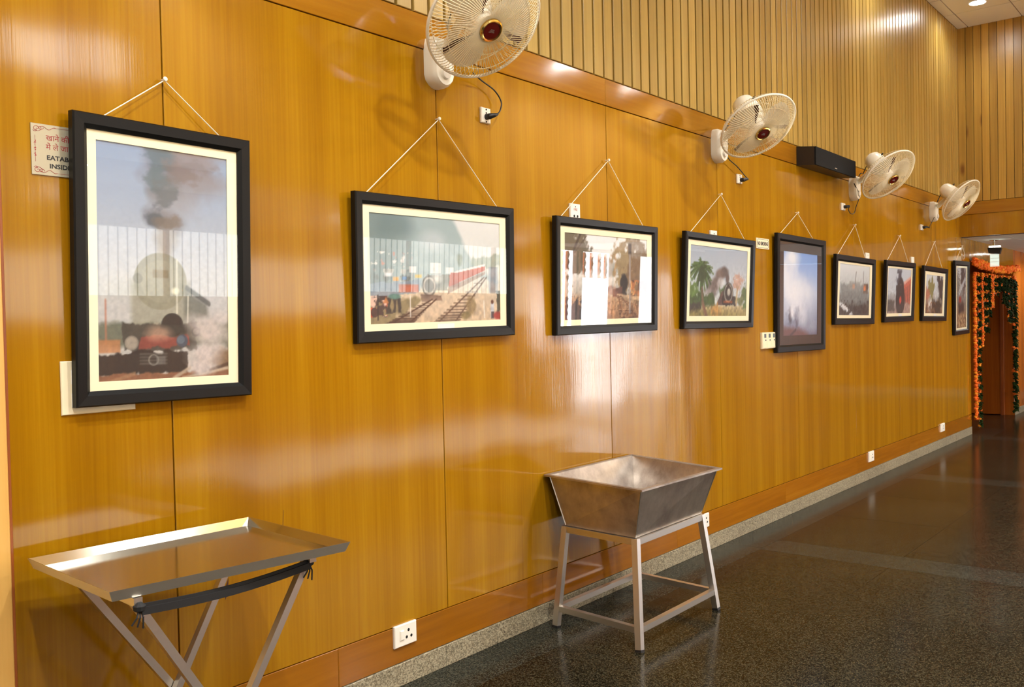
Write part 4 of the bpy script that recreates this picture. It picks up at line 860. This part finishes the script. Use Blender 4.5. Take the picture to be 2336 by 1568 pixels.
def strand(label, x, z0, z1, kind, w=.045, y=-.035, seed=0, group=None):
    rng = random.Random(seed+int(x*997)); fo = MB(); lf = MB(); z = z0; i = 0
    t = thing('flower_garland', label, 'garland', (x, y, z1), group); L_ = Vector((x, y, z1))
    while z > z1:
        if kind == 'orange' or (kind == 'mixed' and i % 5 < 2) or (kind == 'green' and i % 11 == 0):
            for k in range(2 if kind == 'orange' else 1):
                fo.mi = rng.choice((0, 0, 1)); flower(fo, Vector((x+rng.uniform(-1, 1)*w*.5, y+rng.uniform(-.008, .008), z))-L_, w*.62, rng)
            z -= w*.72
        else:
            for k in range(8): leaf(lf, Vector((x+rng.uniform(-1, 1)*w*.6, y+rng.uniform(-.015, .01), z+rng.uniform(-.02, .02)))-L_, w*1.15, rng)
            z -= w*.55
        i += 1
    MB().tube([(0, .004, z0-z1), (0, .004, .0)], .003, 5).build('string', M['cord_white'], t)
    if fo.v: tag(fo.build('flowers', [M['orange'], M['yellow']], t), kind='stuff')
    if lf.v: tag(lf.build('leaves', M['leaf'], t), kind='stuff')
ZT = 1.965
bar = thing('top_garland', 'thick orange marigold garland along the top of the doorway', 'garland', (10.05, -.045, ZT)); m = MB(); rng = random.Random(3)
for k in range(330):
    x_ = 10.03+2.42*k/329; m.mi = rng.choice((0, 0, 0, 1))
    flower(m, (x_-10.05, rng.uniform(-.03, .01), .03+rng.uniform(-.035, .04)-.05*math.sin(math.pi*k/329)-.01), .026, rng)
tag(m.build('flowers', [M['orange'], M['yellow']], bar), kind='stuff'); MB().tube([(-.03, .02, .03), (2.4, .02, .03)], .004, 5).build('string', M['cord_white'], bar)
G_ = 'door garlands'; ZS = ZT-.105
strand('long orange marigold strand beside the last picture, reaching nearly to the floor', 10.1, ZS, .17, 'orange', .034, group=G_)
strand('long green leaf and marigold strand, second from the left at the doorway', 10.27, ZS, .05, 'mixed', .034, group=G_)
strand('long dark green leaf strand hanging at the right side of the doorway', 12.27, ZS, .1, 'green', .05, group=G_)
strand('thin long orange strand at the right edge of the doorway', 12.41, ZS, .2, 'orange', .024, group=G_)
ords = 'first second third fourth fifth sixth seventh eighth ninth tenth eleventh twelfth thirteenth fourteenth fifteenth'.split()
for k, o_ in enumerate(ords):
    x_ = 10.45+1.6*k/14; u_ = abs(x_-11.36)/.96; zb = 1.66-.72*u_**1.5+.05*math.sin(k*2.3); kd = ('orange', 'mixed', 'mixed', 'green', 'orange')[k % 5] if x_ < 11.3 else ('green', 'mixed', 'green', 'green')[k % 4]
    strand('short hanging strand of %s, %s from the left in the door arch' % ({'mixed': 'marigolds and leaves', 'orange': 'orange marigolds', 'green': 'dark green leaves'}[kd], o_), x_, ZS, zb, kd, .032, seed=5, group=G_)

# ------------------------------------------------------------------ exit light, downlights
ex = thing('exit_light', 'lit clear hanging sign with black housing under the low ceiling', 'light', (10.3, -.2, PASS))
MB().tube([(0, 0, 0), (0, 0, -.095)], .012, 10).build('stem', M['chrome'], ex); MB().lathe([(.05, 0), (.05, -.008), (.02, -.014), (.001, -.014)], 20).build('ceiling_rose', M['chrome'], ex)
m = MB(); m.hexa([(-.03, -.062, -.17), (.03, -.062, -.17), (.03, .052, -.155), (-.03, .052, -.155)], [(-.03, -.08, -.102), (.03, -.08, -.102), (.03, .064, -.09), (-.03, .064, -.09)]); m.build('housing', M['black'], ex)
MB().box((-.026, -.066, -.088), (.026, .05, -.07)).build('lamp', M['exit_glow'], ex)
MB().box((-.004, -.052, -.31), (.004, .042, -.165)).build('acrylic_panel', M['acrylic'], ex)
for k in range(4): MB().box((-.006, -.05, -.3+.042*k), (-.0042, .04, -.297+.042*k)).build('edge_line', M['paper'], ex)
dl_me = {}
def downlight(label, x, y, z, watts=LAMP_W):
    t = thing('ceiling_downlight', label, 'light', (x, y, z), 'round ceiling downlights')
    if not dl_me:
        dl_me['t'] = MB().lathe([(.088, -.001), (.09, -.006), (.078, -.008), (.072, -.001)], 32, cap=False).mesh('trim_ring', M['white_wall'], True)
        dl_me['l'] = MB().lathe([(.0001, -.003), (.073, -.003)], 32, cap=False).mesh('lamp', M['lamp'])
    link('trim_ring', dl_me['t'], t); link('lamp', dl_me['l'], t)
    la = bpy.data.lights.new('downlight_beam', 'AREA'); la.shape = 'DISK'; la.size = .14; la.energy = watts; la.spread = math.radians(150); la.color = (.97, .98, 1)
    lo = bpy.data.objects.new('downlight_beam', la); COL.objects.link(lo); lo.parent = t; lo.location = (0, 0, -.012)
downlight('round lit downlight in the tiled ceiling, top right corner', 8.757, -.384, HALL, 2)
for lab, x_, y_, z_ in (('downlight in the tiled ceiling out of view above the fans', 6.4, -.384, HALL), ('downlight in the high ceiling far from the wall', 7.6, -3.9, HALL), ('downlight in the high ceiling near the end wall', 9.1, -3.9, HALL), ('downlight in the low ceiling opposite the first picture', 2.17, -5.1, LOW), ('downlight in the low ceiling opposite the basin', 5.2, -5.1, LOW), ('downlight in the low ceiling near the bright entrance', 8.2, -5.1, LOW), ('downlight in the high ceiling above the tray', 4.0, -2.4, HALL), ('downlight in the high ceiling behind the camera', .8, -2.4, HALL),
    ('added fill lamp in the high ceiling far behind the camera', -1.2, -1.9, HALL), ('added fill lamp in the high ceiling left of the camera', -.6, -3.9, HALL), ('downlight in the high ceiling mid hall', 3.0, -3.9, HALL),  # first two lamps here are added fill for the left of the wall
    ('added fill lamp in the low passage ceiling beyond the garlands', 12.9, -.5, PASS), ('added fill lamp deep in the low passage ceiling', 14.3, .9, PASS)):  # both passage lamps are added to brighten the doorway
    downlight(lab, x_, y_, z_, 2 if y_ == -.384 else (4 if z_ == PASS else LAMP_W))
